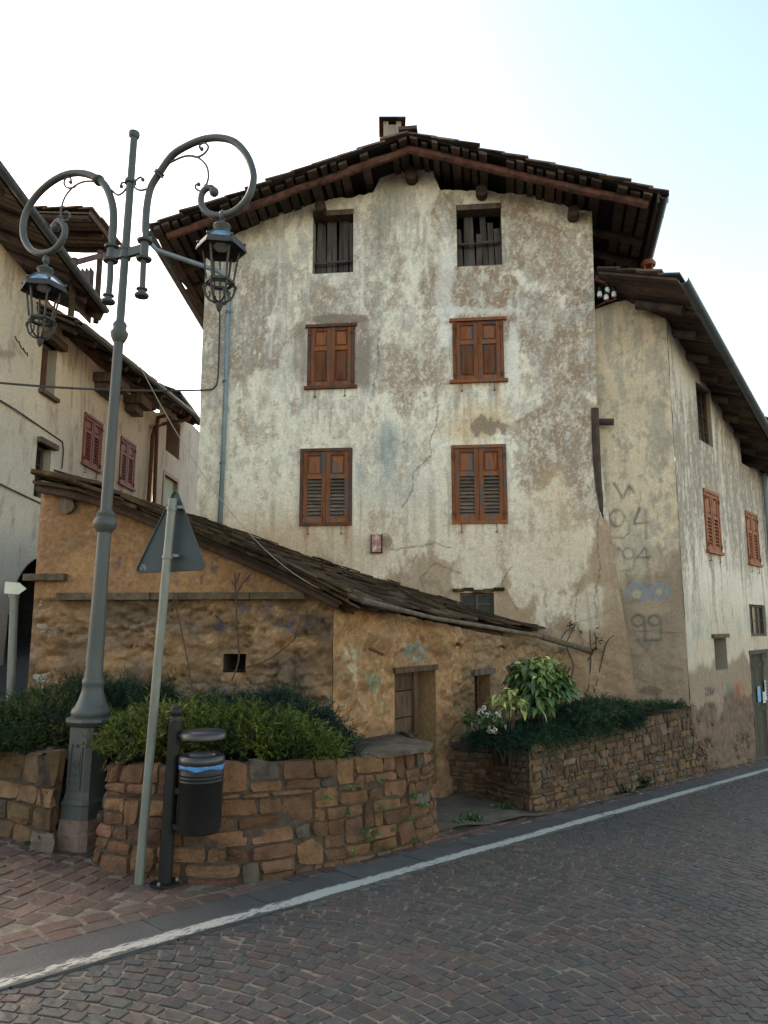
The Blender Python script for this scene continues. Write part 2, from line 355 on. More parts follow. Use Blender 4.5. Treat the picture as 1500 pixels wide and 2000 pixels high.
# ================================================================== GROUND, ROAD, PAVING
def sheet(name, mats, ss, ns, dz, kind='structure'):
    A, B = np.meshgrid(ss, ns); X, Y = XY(A.ravel(), B.ravel()); Z = G(X, Y)+dz
    i = np.arange(A.size).reshape(A.shape); F = np.stack([i[:-1, :-1], i[:-1, 1:], i[1:, 1:], i[1:, :-1]], -1).reshape(-1, 4)[:, ::-1]
    return np.stack([X, Y, Z], 1), F
far = np.array([-600, -300, -150, -80, -40]); fin = np.arange(-30, 60.1, .6)
ax_ = np.concatenate([far, fin, -far[::-1]+20])
V, F = sheet('g', '', ax_, ax_, -.03)
tag(npmesh('ground', V, F, np.full((len(V), 3), .1), 'asphalt'), kind='structure')
def stones(polys, zt, thick, cols, dome=.35):
    """polys (N,4,2) xy corners -> domed blocks as arrays"""
    n = len(polys); g = np.array([0, .06, .5, .94, 1.0]); uu, vv = np.meshgrid(g, g); uu = uu.ravel(); vv = vv.ravel()
    w4 = np.stack([(1-uu)*(1-vv), uu*(1-vv), uu*vv, (1-uu)*vv], 1)
    P = np.einsum('kc,ncd->nkd', w4, polys)
    cen = polys.mean(1, keepdims=True)
    corner = (np.abs(uu-.5)*2)**6*(np.abs(vv-.5)*2)**6
    P = P+(cen-P)*corner[None, :, None]*.1
    edge = np.maximum(np.abs(uu-.5), np.abs(vv-.5))*2
    hgt = np.where(edge > .99, -1.0, 0)[None, :]*thick
    base = G(P[..., 0], P[..., 1]); z = base+zt[:, None]+hgt+rng.normal(0, .0014, P.shape[:2])+(rng.normal(0, .014, (n, 1))*(uu-.5)[None]+rng.normal(0, .014, (n, 1))*(vv-.5)[None])*.11
    V = np.concatenate([P, z[..., None]], 2).reshape(-1, 3)
    i = np.arange(25).reshape(5, 5); f = np.stack([i[:-1, :-1], i[:-1, 1:], i[1:, 1:], i[1:, :-1]], -1).reshape(-1, 4)
    F = (f[None]+(np.arange(n)*25)[:, None, None]).reshape(-1, 4)
    return V, F, np.repeat(cols, 25, 0)
def cobble_cols(n, pos=None):
    pal = np.array([(.094, .092, .084), (.08, .08, .075), (.11, .086, .074), (.12, .082, .068), (.105, .098, .082), (.083, .076, .07), (.12, .094, .072), (.092, .072, .064)])
    return pal[rng.integers(0, len(pal), n)]*rng.uniform(.82, 1.2, (n, 1))
# road: cobbles in segmental arches
LN0, LN1, KN = 3.51, 3.63, 3.87
polys = []; Wc = 2.35; Rr = Wc*.70; bl = .094
for k in range(3):
    nc = LN0-.0-Wc*(k+.5)
    amax = math.asin(Wc/2/Rr); na = int(round(2*amax*Rr/bl))
    for r in range(int(27/.097)):
        s0 = -3.5+r*.097; j = rng.uniform(-.5, .5)*.9/na*amax
        an = np.linspace(-amax, amax, na+1)+np.concatenate([[0], rng.normal(0, .009, na-1)+j, [0]])
        for i in range(na):
            a0, a1 = an[i]+.0012, an[i+1]-.0012; js = rng.normal(0, .004)
            q = []
            for a, dr in ((a0, 0), (a1, 0), (a1, 1), (a0, 1)):
                th = .097*.92*math.cos(a)
                q.append((s0+js+math.cos(a)*(Rr)-Rr*.8+dr*(th*math.cos(a)), nc+math.sin(a)*Rr+dr*th*math.sin(a)))
            polys.append(q)
polys = np.array(polys); polys += rng.normal(0, .0035, polys.shape)
polys[..., 1] = np.minimum(polys[..., 1], LN0-.006)
keep = (polys[..., 1].min(1) < LN0-.05) & (polys[..., 1].min(1) > -2.6); polys = polys[keep]
X, Y = XY(polys[..., 0], polys[..., 1]); PX = np.stack([X, Y], -1)
px_, py_ = project(X.mean(1), Y.mean(1), G(X.mean(1), Y.mean(1)))
zt = rng.normal(-.001, .0018, len(PX)); cc = (cobble_cols(len(PX))*.6+.022)*.8*np.array([[1.04, 1, .93]])
big = fbm(X.mean(1), Y.mean(1), 0*X.mean(1), .9, 3, 5)
cc = cc*(.8+.4*big[:, None])*np.where(big[:, None] > .5, np.array([[1.05, .98, .94]]), np.array([[.98, 1.01, 1.0]]))
V, F, C = stones(PX, zt, .02, cc)
Vs, Fs = sheet('r', '', np.arange(-6, 40, .25), np.arange(-3.4, LN0+.01, .23), -.0068)
V2 = np.concatenate([V, Vs]); F2 = np.concatenate([F, Fs+len(V)]); C2 = np.concatenate([C, np.full((len(Vs), 3), .2)])
tag(npmesh('road', V2, F2, C2, ['cobble', 'sand_joint'], mi=[0]*len(F)+[1]*len(Fs), smooth=False), kind='structure')
# kerb slabs and painted line
mb = MB()
ks = -4.0
while ks < 40:
    ln = random.uniform(.72, 1.0); 
    a, b_ = ks+.006, ks+ln-.006; vs = []
    for s_ in np.linspace(a, b_, 4):
        for n_, dz in ((LN0-.0, -.02), (LN0+.006, .004), (KN-.006, .004), (KN, -.02)):
            x, y = XY(s_, n_); vs.append((x, y, float(G(x, y))+dz))
    mb.add(vs, [(i*4+j, i*4+j+1, i*4+j+5, i*4+j+4) for i in range(3) for j in range(3)])
    ks += ln
mb.cur = 1
for k in range(176):
    q = [XY(-4+k*.25, LN0+.006), XY(-4+k*.25, KN-.006), XY(-3.75+k*.25, KN-.006), XY(-3.75+k*.25, LN0+.006)]; mb.add([(x, y, float(G(x, y))-.001) for x, y in q], [(3, 2, 1, 0)])
tag(mb.build('kerb', ['kerb_slab', 'sand_joint']), kind='structure')
ss = np.arange(-4, 40, .06); nn = np.linspace(LN0+.002, LN1+.01, 7); A, B = np.meshgrid(ss, nn); jj = (fbm(A.ravel(), B.ravel()*0, A.ravel()*0, 3, 3, 9)-.5)*.02
X, Y = XY(A.ravel(), B.ravel()+jj); Z = G(X, Y)+.008
e_ = np.abs((B.ravel()-(LN0+LN1)/2)/((LN1-LN0)/2)); near_ = sst(3.6-A.ravel(), 0, 2)
cw = e_**3*.22+near_*(.065+.06*e_)
i = np.arange(A.size).reshape(A.shape); F = np.stack([i[:-1, :-1], i[:-1, 1:], i[1:, 1:], i[1:, :-1]], -1).reshape(-1, 4)[:, ::-1]
tag(npmesh('road_line', np.stack([X, Y, Z], 1), F, np.stack([cw]*3, 1), 'worn_white'), kind='structure')
# reddish pavers
polys = []
def row(s0, s1, n0, n1, lmin, lmax, g=.003):
    s_ = s0+random.uniform(-.1, 0)
    while s_ < s1:
        l = random.uniform(lmin, lmax); polys.append([(s_+g, n0+g), (s_+l-g, n0+g), (s_+l-g, n1-g), (s_+g, n1-g)]); s_ += l
nn0 = KN
for h in (.13, .12): row(-4, 26, nn0, nn0+h, .12, .26); nn0 += h
R0 = nn0; ang = math.radians(28); ca, sa = math.cos(ang), math.sin(ang)
for r in range(-30, 60):
    h = .115; c_ = -6+random.uniform(-.1, 0)
    while c_ < 12:
        l = random.uniform(.13, .24); q = []
        for (a, b_) in ((c_+.003, r*h+.003), (c_+l-.003, r*h+.003), (c_+l-.003, r*h+h-.003), (c_+.003, r*h+h-.003)):
            q.append((a*ca-b_*sa+0, a*sa+b_*ca+R0))
        c_ += l; m_ = np.mean(q, 0)
        if m_[1] > R0+.06 and m_[1] < 9 and -4 < m_[0] < (14 if m_[1] < 4.6 else 4.6) and m_[1] < (99 if m_[0] < 6.3 else 4.35): polys.append(q)
polys = np.array(polys); polys += rng.normal(0, .004, polys.shape); polys[..., 1] = np.maximum(polys[..., 1], KN+.006)
X, Y = XY(polys[..., 0], polys[..., 1]); PX = np.stack([X, Y], -1); n_ = len(PX)
pal = np.array([(.155, .095, .07), (.135, .085, .066), (.17, .11, .08), (.12, .09, .075), (.145, .105, .08)])
cc = pal[rng.integers(0, 5, n_)]*rng.uniform(.74, 1.25, (n_, 1))*.66*np.array([[1.04, .97, .9]])
V, F, C = stones(PX, rng.normal(.0, .0025, n_), .014, cc)
Vs, Fs = sheet('p', '', np.arange(-6, 27, .25), np.concatenate([[KN], np.arange(KN+.2, 9.2, .25)]), -.007)
V2 = np.concatenate([V, Vs]); F2 = np.concatenate([F, Fs+len(V)]); C2 = np.concatenate([C, np.full((len(Vs), 3), .2)])
tag(npmesh('pavement', V2, F2, C2, ['cobble', 'sand_joint'], mi=[0]*len(F)+[1]*len(Fs), smooth=False), kind='structure')
# trodden path between the two planters, and the lane
V = []; uu = np.linspace(0, 1, 14); vv = np.linspace(0, 1, 18)
pa, pb, pc, pd = Vector((.2, 6.75, 0)), Vector((1.75, 8.2, 0)), Vector((1.3, 10.6, 0)), Vector((-.6, 8.6, 0))
for v in vv:
    for u in uu:
        p = (pa*(1-u)+pb*u)*(1-v)+(pd*(1-u)+pc*u)*v; V.append((p.x, p.y, float(G(p.x, p.y))+.02+.012*math.sin(7*p.x+3*p.y)+random.uniform(-.004, .004)))
F = [(j*14+i, j*14+i+1, j*14+i+15, j*14+i+14) for j in range(17) for i in range(13)]
tag(npmesh('path', np.array(V), np.array(F), np.full((len(V), 3), .2), 'dirt'), kind='structure')
xs = np.linspace(-6.4, -2.6, 20); ys = np.linspace(8, 30, 50); A, B = np.meshgrid(xs, ys); X = A.ravel(); Y = B.ravel()
i = np.arange(A.size).reshape(A.shape); F = np.stack([i[:-1, :-1], i[:-1, 1:], i[1:, 1:], i[1:, :-1]], -1).reshape(-1, 4)
tag(npmesh('lane', np.stack([X, Y, G(X, Y)+.012], 1), F, np.full((len(X), 3), .2), 'asphalt'), kind='structure')
# ================================================================== shared builders: shutters, slab roofs
def bil(A, B, C_, D):   # A top-front, B eave-front, C eave-back, D top-back ; s 0 top..1 eave ; t 0 front..1 back
    A, B, C_, D = map(Vector, (A, B, C_, D))
    return lambda s, t: (A*(1-s)+B*s)*(1-t)+(D*(1-s)+C_*s)*t
def slab_roof(mb, P, Ls, Lt, row=.38, wmin=.28, wmax=.55, th=.035, lap=1.25, jit=.02, up=Vector((0, 0, 1)), f0=-.06):
    nr = int(Ls/row)
    for r in range(nr, -1, -1):
        s0 = (r*row)/Ls; s1 = min((r*row+row*lap)/Ls, 1.03); t = f0/Lt+random.uniform(-.03, .03)/Lt
        while t < 1:
            wd = random.uniform(wmin, wmax)/Lt; t1 = t+wd; j = random.uniform(-jit, jit)/Ls*2; tj = random.uniform(-jit, jit)/Lt
            h0 = .0+random.uniform(0, .015); h1 = th*1.1+random.uniform(0, .03); tt = th*random.uniform(.6, 1.4)
            a, b_, c, d = P(s0, t+tj), P(s1+j, t+tj), P(s1+j+random.uniform(-.01, .01), t1), P(s0, t1)
            a, d = a+up*h0, d+up*h0; b_, c = b_+up*h1, c+up*h1
            mb.hexa([a, b_, c, d, a+up*tt, b_+up*tt, c+up*tt, d+up*tt]); t = t1+.006/Lt
def deck(mb, P, n=8, th=.03, dz=-.02, s0=0, s1=1, t0=0, t1=1):
    for i in range(n):
        a, b_ = s0+(s1-s0)*i/n, s0+(s1-s0)*(i+1)/n; p = [P(a, t0), P(b_, t0), P(b_, t1), P(a, t1)]
        z = Vector((0, 0, dz)); z2 = Vector((0, 0, dz+th)); mb.hexa([q+z for q in p]+[q+z2 for q in p])
def shutter(parent, W, u0, u1, z0, z1, style='louver', leafm='shutter_wood', framem='shutter_frame', head=.0, sill=.0, louverm=None, rot=0, out=0, recess=.05, frame=.055, name='shuttered_window', split=.36, hinge=True, skew=0):
    louverm = louverm or leafm; mb = MB(); fo, fi = out+.03, out-recess
    mb.wbox(W, u0, u0+frame, z0+frame, z1-frame, fi, fo); mb.wbox(W, u1-frame, u1, z0+frame, z1-frame, fi, fo)
    mb.wbox(W, u0-head, u1+head, z1-frame, z1, fi, fo+(.025 if head else .004)); mb.wbox(W, u0-sill, u1+sill, z0, z0+frame, fi, fo+(.03 if sill else .006))
    mb.wbox(W, u0+frame, u1-frame, z0+frame, z1-frame, fi-.02, fi)
    fr = mb.build(name, framem, parent)
    um = (u0+u1)/2
    for k, (a, b_) in enumerate(((u0+frame+.004, um-.003), (um+.003, u1-frame-.004))):
        l = MB(); c, d = z0+frame+.004, z1-frame-.004; st = (b_-a)*.19; o0, o1 = out-.03, out+.014+.006*k; H = d-c
        l.wbox(W, a, a+st, c, d, o0, o1); l.wbox(W, b_-st, b_, c, d, o0, o1)
        zs = c+H*(1-split)
        for q0, q1 in ((c, c+.075), (zs-.035, zs+.035), (d-.065, d)): l.wbox(W, a+st, b_-st, q0, q1, o0, o1-.003)
        def panel(p, q):
            l.wbox(W, a+st, b_-st, p, q, o0, o0+.018); l.wbox(W, a+st+.03, b_-st-.03, p+.035, q-.035, o0+.018, o1-.012)
        panel(zs+.035, d-.065)
        if style == 'panel': panel(c+.075, zs-.035)
        lf = l.build('shutter_leaf', leafm, fr)
        if style != 'panel':
            v = MB(); nl = max(6, int((zs-.035-c-.075)/.062)); h = (zs-.035-c-.075)/nl
            for i in range(nl):
                zc = c+.075+h*(i+.5)+random.uniform(-.003, .003); t_ = random.uniform(-.004, .004)
                v.hexa([W.p(a+st, zc-h*.5, o1-.008), W.p(b_-st, zc-h*.5+t_, o1-.008), W.p(b_-st, zc+h*.28, o0-.005), W.p(a+st, zc+h*.28, o0-.005),
                        W.p(a+st, zc-h*.3, o1-.006), W.p(b_-st, zc-h*.3+t_, o1-.006), W.p(b_-st, zc+h*.45, o0-.005), W.p(a+st, zc+h*.45, o0-.005)])
            v.build('louvre_slats', louverm, fr)
    if hinge:
        hg = MB()
        for uu in (u0+frame*.7, u1-frame*.7):
            for zz in (z0+(z1-z0)*.13, z0+(z1-z0)*.86): hg.wbox(W, uu-.012, uu+.012, zz-.045, zz+.045, fo, fo+.014); hg.wbox(W, uu-.04, uu+.04, zz-.012, zz+.012, fo-.002, fo+.01)
        for uu in (u0+(u1-u0)*.17, u0+(u1-u0)*.8): hg.tube([W.p(uu, z0, .02+out), W.p(uu, z0-.14, .03+out)], .006, 5); hg.wbox(W, uu-.02, uu+.02, z0-.145, z0-.135, out, out+.04)
        hg.build('iron_fitting', 'rust', fr)
    return fr
# ================================================================== OLD HOUSE
HW = Wall((.3, 12.6), (math.cos(math.radians(6)), -math.sin(math.radians(6))))
house = thing('old_house', HW.p(0, .2), 'tall old house with peeling off-white plaster, brown wooden shutters and a wide gabled roof', 'house')
uL = HW.u(391, 800); uR0 = HW.u(1160, 700)
prof_px = [(391, 505), (400, 498), (455, 459), (500, 436), (540, 417), (580, 404), (640, 391), (700, 384), (728, 376), (740, 352), (746, 322), (760, 311), (800, 306), (844, 316), (848, 345), (860, 371), (900, 371), (960, 376), (1040, 379), (1075, 389), (1095, 400), (1113, 411), (1166, 415)]
pu = np.array([HW.u(*p) for p in prof_px]); pz = np.array([HW.z(*p) for p in prof_px])
def h_profile(u): return np.interp(u, pu, pz)+(fbm(u, u*0, u*0, 9, 3, 3)-.5)*.09
fl = [(1155, 415), (1162, 640), (1166, 820), (1176, 920), (1190, 1030), (1207, 1150), (1224, 1270), (1238, 1370), (1246, 1440)]
fz = np.array([HW.z(*p) for p in fl])[::-1]; fu = np.array([HW.u(*p) for p in fl])[::-1]
uS = HW.u(1010, 900); uRm = fu.min()
def h_warp(u, z):
    ur = np.interp(z, fz, fu); t = np.clip((u-uS)/(uRm-uS), 0, 1)
    return np.where(u > uS, uS+(u-uS)*(ur-uS)/(uRm-uS), u), t*t*np.clip((ur-uRm), 0, 2)*.5+.10*sst(2.2-z, 0, 2.5)
def h_relief(u, z):
    r = (fbm(u, z*.6, u*0, 1.3, 3, 11)-.5)*.10+(fbm(u, z, u*0, 9, 3, 12)-.5)*.018
    return r+sst(1.9-z, 0, 1.2)*(fbm(u, z, u*0, 5, 4, 14)-.5)*.13
WH = (.82, .72, .56)
def h_paint(u, z, X, Y):
    x, y = project(X, Y, z); o = u*0
    w1 = fbm(u, z, o, 1.6, 4, 21); w2 = fbm(u*1.3, z*.75, o, 3.2, 5, 22, .6); w3 = fbm(u*1.7, z*.7, o, 7, 4, 23, .65); w4 = fbm(u, z, o, 14, 3, 24, .65)
    wp = fbm(u, z, o, 2.2, 4, 25)
    c = np.tile(np.array(WH), (len(u), 1)); c *= (.86+.28*w3)[:, None]
    B = np.zeros(len(u))+.06
    def add(cx, cy, rx, ry, a, soft=.5, amp=.8):
        nonlocal B; B = B+a*blob(x, y, cx, cy, rx, ry, wp, soft, amp)
    add(470, 620, 110, 160, .42); add(480, 820, 90, 120, .12); add(650, 590, 110, 60, .38); add(560, 540, 60, 40, .2)
    add(735, 480, 50, 90, .25); add(940, 580, 110, 85, .75, .3, .5); add(880, 440, 40, 60, .55); add(1080, 500, 110, 120, .5)
    add(1090, 680, 110, 130, .55); add(1110, 850, 90, 130, .5); add(760, 720, 90, 70, .38); add(850, 690, 60, 90, .25); add(1050, 880, 60, 90, .3)
    add(1010, 600, 60, 90, .2); add(700, 680, 30, 60, .2); add(420, 900, 50, 120, .12); add(1020, 400, 60, 25, .3); add(1130, 990, 70, 80, .35); add(820, 790, 50, 30, .2)
    w5 = fbm(u*1.3, z, o, 26, 3, 26, .75); w6 = fbm(u*2.2, z*.8, o, 9, 4, 31, .75); thr = w2*.28+w3*.2+w4*.14+w6*.24+w5*.14
    m1 = sst(thr+B*.3-.572+.1*(w1-.5), -.038, .045)*np.clip(.6+B*.5, 0, 1)*(1-.45*sst(w6*.5+w5*.5, .5, .62))
    c = mixm(c, (.3, .2, .13), np.clip(m1, 0, .94)); c = c*(.86+.28*w5)[:, None]
    gm = sst(fbm(u*2, z*.8, o, 4, 4, 27)+.12*(x < 740)-.56, 0, .12)*.45*(y < 800); c = mixm(c, (.36, .345, .3), gm)
    # streaks running down
    stv = fbm(u*14, z*.6, o, 1.5, 4, 28); c = mixm(c, (.3, .26, .21), sst(stv, .52, .7)*.5*sst(fbm(u, z, o, .9, 2, 29), .4, .6))
    c = mixm(c, (.78, .72, .6), sst(fbm(u*2.2, z*1.1, o, 4, 5, 30, .75), .54, .66)*.5*(y < 1000)); c = mixm(c, (.38, .34, .28), sst(fbm(u*2.6, z*1.2, o, 3, 5, 34, .75), .54, .64)*.45*(y < 1060))
    for pts in ([(545, 470), (546, 560), (532, 620), (527, 700)], [(706, 440), (708, 520), (706, 610)], [(836, 330), (839, 420), (832, 500), (838, 560)], [(822, 600), (818, 700)], [(1010, 560), (1014, 640)]):
        c = mixm(c, (.78, .72, .62), .6*np.exp(-(polydist(x+(w4-.5)*8, y, pts)/3.2)**2))
    # big marks
    c = mixm(c, (.2, .2, .14), .6*blob(x, y, 768, 385, 34, 105, w1, .9, .7)); c = mixm(c, (.24, .21, .17), .55*blob(x, y, 740, 455, 22, 50, w2, .8, .8))
    c = mixm(c, (.25, .29, .28), np.clip(1.15*blob(x, y, 758, 878, 74, 56, w2, .8, 1.0)*(.35+1.1*w3)*.75, 0, .9)); c = mixm(c, (.42, .43, .38), .5*blob(x, y, 760, 950, 90, 60, w2, .9, 1.0))
    c = mixm(c, (.62, .40, .18), .75*blob(x, y, 945, 828, 95, 46, w1, .9, 1.0)); c = mixm(c, (.22, .16, .12), .8*blob(x, y, 955, 832, 40, 14, w3, .3, 1.6)); c = mixm(c, (.6, .43, .24), .45*blob(x, y, 1085, 1010, 60, 110, w1, .9, 1.0)); c = mixm(c, (.58, .42, .25), .35*blob(x, y, 640, 1060, 130, 60, w1, .9, 1.0)); c = mixm(c, (.8, .74, .64), .7*blob(x, y, 1003, 690, 13, 80, w2, .5, 1.0)); c = mixm(c, (.8, .75, .66), .6*blob(x, y, 870, 560, 22, 130, w2, .6, 1.0)); c = mixm(c, (.8, .75, .66), .6*blob(x, y, 940, 607, 120, 9, w3, .6, 1.2))
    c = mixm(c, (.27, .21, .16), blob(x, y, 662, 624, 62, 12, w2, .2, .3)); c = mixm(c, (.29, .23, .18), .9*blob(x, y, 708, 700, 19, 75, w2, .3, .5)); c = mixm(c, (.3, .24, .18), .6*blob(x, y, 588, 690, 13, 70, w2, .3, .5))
    c = mixm(c, (.27, .2, .14), blob(x, y, 755, 1058, 13, 20, w2, .2, .5))
    vn_ = np.abs(fbm(u*1.2, z, o, 2.6, 5, 37, .62)-.5); c = mixm(c, (.8, .74, .62), .55*np.exp(-(vn_/.010)**2)*(y < 1050)*sst(w1, .4, .6)); vn_ = np.abs(fbm(u*1.6, z*.8, o, 3.4, 5, 38, .62)-.5); c = mixm(c, (.2, .155, .11), .4*np.exp(-(vn_/.006)**2)*sst(1-w1, .42, .6))
    # the earth base of the wall
    edge = np.interp(x, [380, 560, 640, 720, 760, 800, 850, 870, 905, 950, 985, 1010, 1060, 1110, 1150, 1180, 1250], [1300, 1100, 1100, 1118, 1120, 1100, 1072, 1085, 1100, 1078, 1110, 1150, 1170, 1165, 1090, 1010, 1020])
    eb = sst(y-edge+(wp-.5)*80+(w2-.5)*90+(w6-.5)*70, -8, 26)*(.72+.28*sst(y, 1120, 1260)); earth = np.array((.25, .165, .1))[None]*(.75+.5*w2)[:, None]
    keepw = blob(x, y, 938, 1120, 52, 38, wp, .2, .5)+blob(x, y, 1085, 1095, 38, 60, wp, .3, .9)+blob(x, y, 1120, 1060, 50, 60, wp, .4, 1)+.8*blob(x, y, 1010, 1165, 30, 35, wp, .3, 1)+.7*blob(x, y, 1150, 1190, 25, 40, wp, .3, 1.2)
    eb = eb*(1-np.clip(keepw, 0, 1)); c = c*(1-eb[:, None])+earth*eb[:, None]
    c = mixm(c, (.46, .36, .25), .6*eb*sst(fbm(u, z, o, 5, 5, 33, .65), .55, .62)*(y < 1290)); c = mixm(c, (.13, .085, .055), .55*eb*sst(fbm(u*1.3, z, o, 7, 5, 35, .65), .56, .64)); c = mixm(c, (.34, .22, .13), .5*eb*sst(fbm(u, z, o, 3, 4, 36), .5, .6))
    c = mixm(c, (.46, .27, .13), .75*sst(y, 970, 1080)*sst(700-x, -60, 160)*(.4+w1)); c = mixm(c, (.42, .28, .16), .4*sst(y, 860, 1120))
    for (rx, y0, y1) in ((598, 1030, 1085), (676, 1030, 1090), (972, 750, 800), (898, 750, 790), (985, 1025, 1060), (905, 1025, 1055), (905, 750, 780)):
        c = mixm(c, (.36, .15, .06), .6*np.exp(-((x-rx)/5)**2)*sst(y1-y, 0, y1-y0)*(y > y0-6)*(.5+w3))
    for pts in ([(742, 660), (737, 685), (742, 700), (733, 730), (731, 750), (728, 775)], [(858, 790), (852, 830), (838, 865), (843, 890), (806, 925), (806, 960), (785, 990)], [(1170, 1000), (1166, 1060), (1172, 1110), (1160, 1170), (1172, 1230)], [(1130, 1150), (1120, 1200), (1140, 1260)], [(760, 1075), (800, 1070), (850, 1060), (880, 1072)], [(900, 1120), (850, 1100), (820, 1130), (830, 1165)], [(1000, 1105), (980, 1140), (1010, 1190)]):
        d = polydist(x+(w4-.5)*9, y+(w3-.5)*9, pts); c = mixm(c, (.12, .09, .065), .75*np.exp(-(d/1.3)**2))
    return np.clip(c*1.0, .02, .8)
def opx(W, x0, y0, x1, y1, dep): return (*W.rect(x0, y0, x1, y1), dep)
aL = opx(HW, 611, 412, 690, 534, .32); aR = opx(HW, 892, 400, 980, 519, .32)
s2L = HW.rect(601, 634, 693, 760); s2R = HW.rect(884, 622, 984, 748); s3L = HW.rect(586, 876, 688, 1027); s3R = HW.rect(882, 869, 990, 1023)
lw = opx(HW, 899, 1158, 965, 1218, .12)
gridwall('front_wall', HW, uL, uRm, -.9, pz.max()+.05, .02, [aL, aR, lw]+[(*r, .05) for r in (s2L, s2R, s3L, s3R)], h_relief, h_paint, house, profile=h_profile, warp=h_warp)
# side and back walls (seen from a step aside), closing the attic
ridge_z = 0
VW = HW.off(.9)
def vpx(x, y): u, z = VW.uv(x, y); return VW.p(u, z)
Rf, Lf, Ef = vpx(797, 262), vpx(303, 441), vpx(1287, 376)
dL, dR = Vector((0, 1, 0)), Vector((math.sin(math.radians(13)), math.cos(math.radians(13)), 0)); dM = Vector((math.sin(math.radians(7)), math.cos(math.radians(7)), 0)); LEN = 9.5
Rb, Lb, Eb = Rf+dM*LEN, Lf+dL*LEN, Ef+dR*LEN
PL = bil(Rf, Lf, Lb, Rb); PR = bil(Rf, Ef, Eb, Rb)
def plainwall(name, p0, p1, z0, z1a, z1b, th, m_, parent):
    mb = MB(); d = (Vector(p1)-Vector(p0)); nrm = Vector((d.y, -d.x, 0)).normalized()*th; k = 8
    a = [Vector((p0[0], p0[1], z0)), Vector((p1[0], p1[1], z0))]
    mb.hexa([a[0], a[1], a[1]+nrm, a[0]+nrm, Vector((*a[0].xy, z1a)), Vector((*a[1].xy, z1b)), Vector((*(a[1]+nrm).xy, z1b)), Vector((*(a[0]+nrm).xy, z1a))], (.36, .31, .25))
    return mb.build(name, m_, parent)
cL = HW.p(uL, 0, -.02); cR = HW.p(uRm-.02, 0, -.02)
zl = HW.z(391, 505)-.1; zr = HW.z(1155, 415)-.1
plainwall('side_wall', cL, cL+dL*8, -1, zl, zl, .35, 'plaster', house); plainwall('side_wall', cR, cR+dR*8, -1, zr, zr, -.35, 'plaster', house)
zz_ = np.linspace(-.9, HW.z(1155, 415), 60); uu_ = np.full(60, uRm); wu, wo_ = h_warp(uu_, zz_); rel = h_relief(uu_, zz_)
V = [HW.p(a, z, o-d) for a, z, o in zip(wu, zz_, wo_+rel) for d in (0, .3, .6)]; F = [(i*3+j, i*3+j+1, i*3+j+4, i*3+j+3) for i in range(59) for j in range(2)]
npmesh('corner_return', np.array(V), np.array(F), np.full((180, 3), .24)*np.array((1.05, .85, .68)), 'plaster', house)
plainwall('back_wall', cL+dL*8, cR+dR*8, -1, zl+1.2, zr+1, -.3, 'plaster', house)
# roof
mb = MB()
for P in (PL, PR):
    Ls = (P(1, 0)-P(0, 0)).length; slab_roof(mb, P, Ls, LEN, .42, .3, .6, .028, 1.22, .025)
for i in range(24):    # ridge stones
    a = Rf+dM*(i*.4-.08); mb.box(a+dM*.2+Vector((0, 0, .07+random.uniform(-.01, .01))), dM*.21, Vector((.16, -.02, 0)), Vector((0, 0, .03)))
roof = mb.build('roof', 'tile', house)
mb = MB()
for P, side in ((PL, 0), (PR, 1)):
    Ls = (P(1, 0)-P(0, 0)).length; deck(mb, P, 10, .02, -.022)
deck_o = mb.build('roof_deck', 'dark', house)  # continuous near-black sheet added above the boards to block light
mb = MB()
for P in (PL, PR):     # boards carried by the rafters, run front to back
    Ls = (P(1, 0)-P(0, 0)).length; s_ = .03
    while s_ < Ls-.05:
        wd = random.uniform(.09, .17); f0 = random.uniform(-.05, .07)/LEN; th = random.uniform(.03, .06)
        if random.random() < .9:
            q = [P(s_/Ls, f0), P((s_+wd)/Ls, f0), P((s_+wd)/Ls, .98), P(s_/Ls, .98)]; z0 = Vector((0, 0, -.03-th)); z1 = Vector((0, 0, -.026)); mb.hexa([a+z0 for a in q]+[a+z1 for a in q])
        s_ += wd+random.uniform(.03, .1)
mb.build('roof_boards', 'roof_wood', house)
def log(mb, p0, p1, r, n=9, k=7, jit=.1, bend=.015, sq=1):
    p0, p1 = Vector(p0), Vector(p1); pts = []; rs = []
    for i in range(k):
        t = i/(k-1); pts.append(p0.lerp(p1, t)+Vector((random.uniform(-bend, bend), random.uniform(-bend, bend), random.uniform(-bend, bend)))); rs.append(r*random.uniform(.92, 1.08))
    mb.tube(pts, rs, n, jit=jit)
for P, n_, far_ in ((PL, .24, 1.0), (PR, .24, 1.0)):
    mb = MB(); dz = Vector((0, 0, -.125)); log(mb, P(0.0, n_/LEN)+dz, P(.965, n_/LEN)+dz, .075, k=14, bend=.012); mb.build('verge_rafter', 'verge_wood', house)
    for t in (1.5, 2.25, 3.0, 3.8, 4.6, 5.5, 6.4, 7.4, 8.4):
        mb = MB(); log(mb, P(.02, t/LEN)+dz, P(.97, t/LEN)+dz, .08, k=9); mb.build('rafter', 'roof_wood', house)
for P, ss_ in ((PL, (0, .37, .8)), (PR, (.3, .675))):
    for s_ in ss_:
        mb = MB(); dz = Vector((0, 0, -.29)); log(mb, P(s_, .68/LEN)+dz, P(s_, .97)+dz, .1 if s_ else .12, k=8, n=12, jit=.06); mb.build('purlin', 'roof_wood', house)
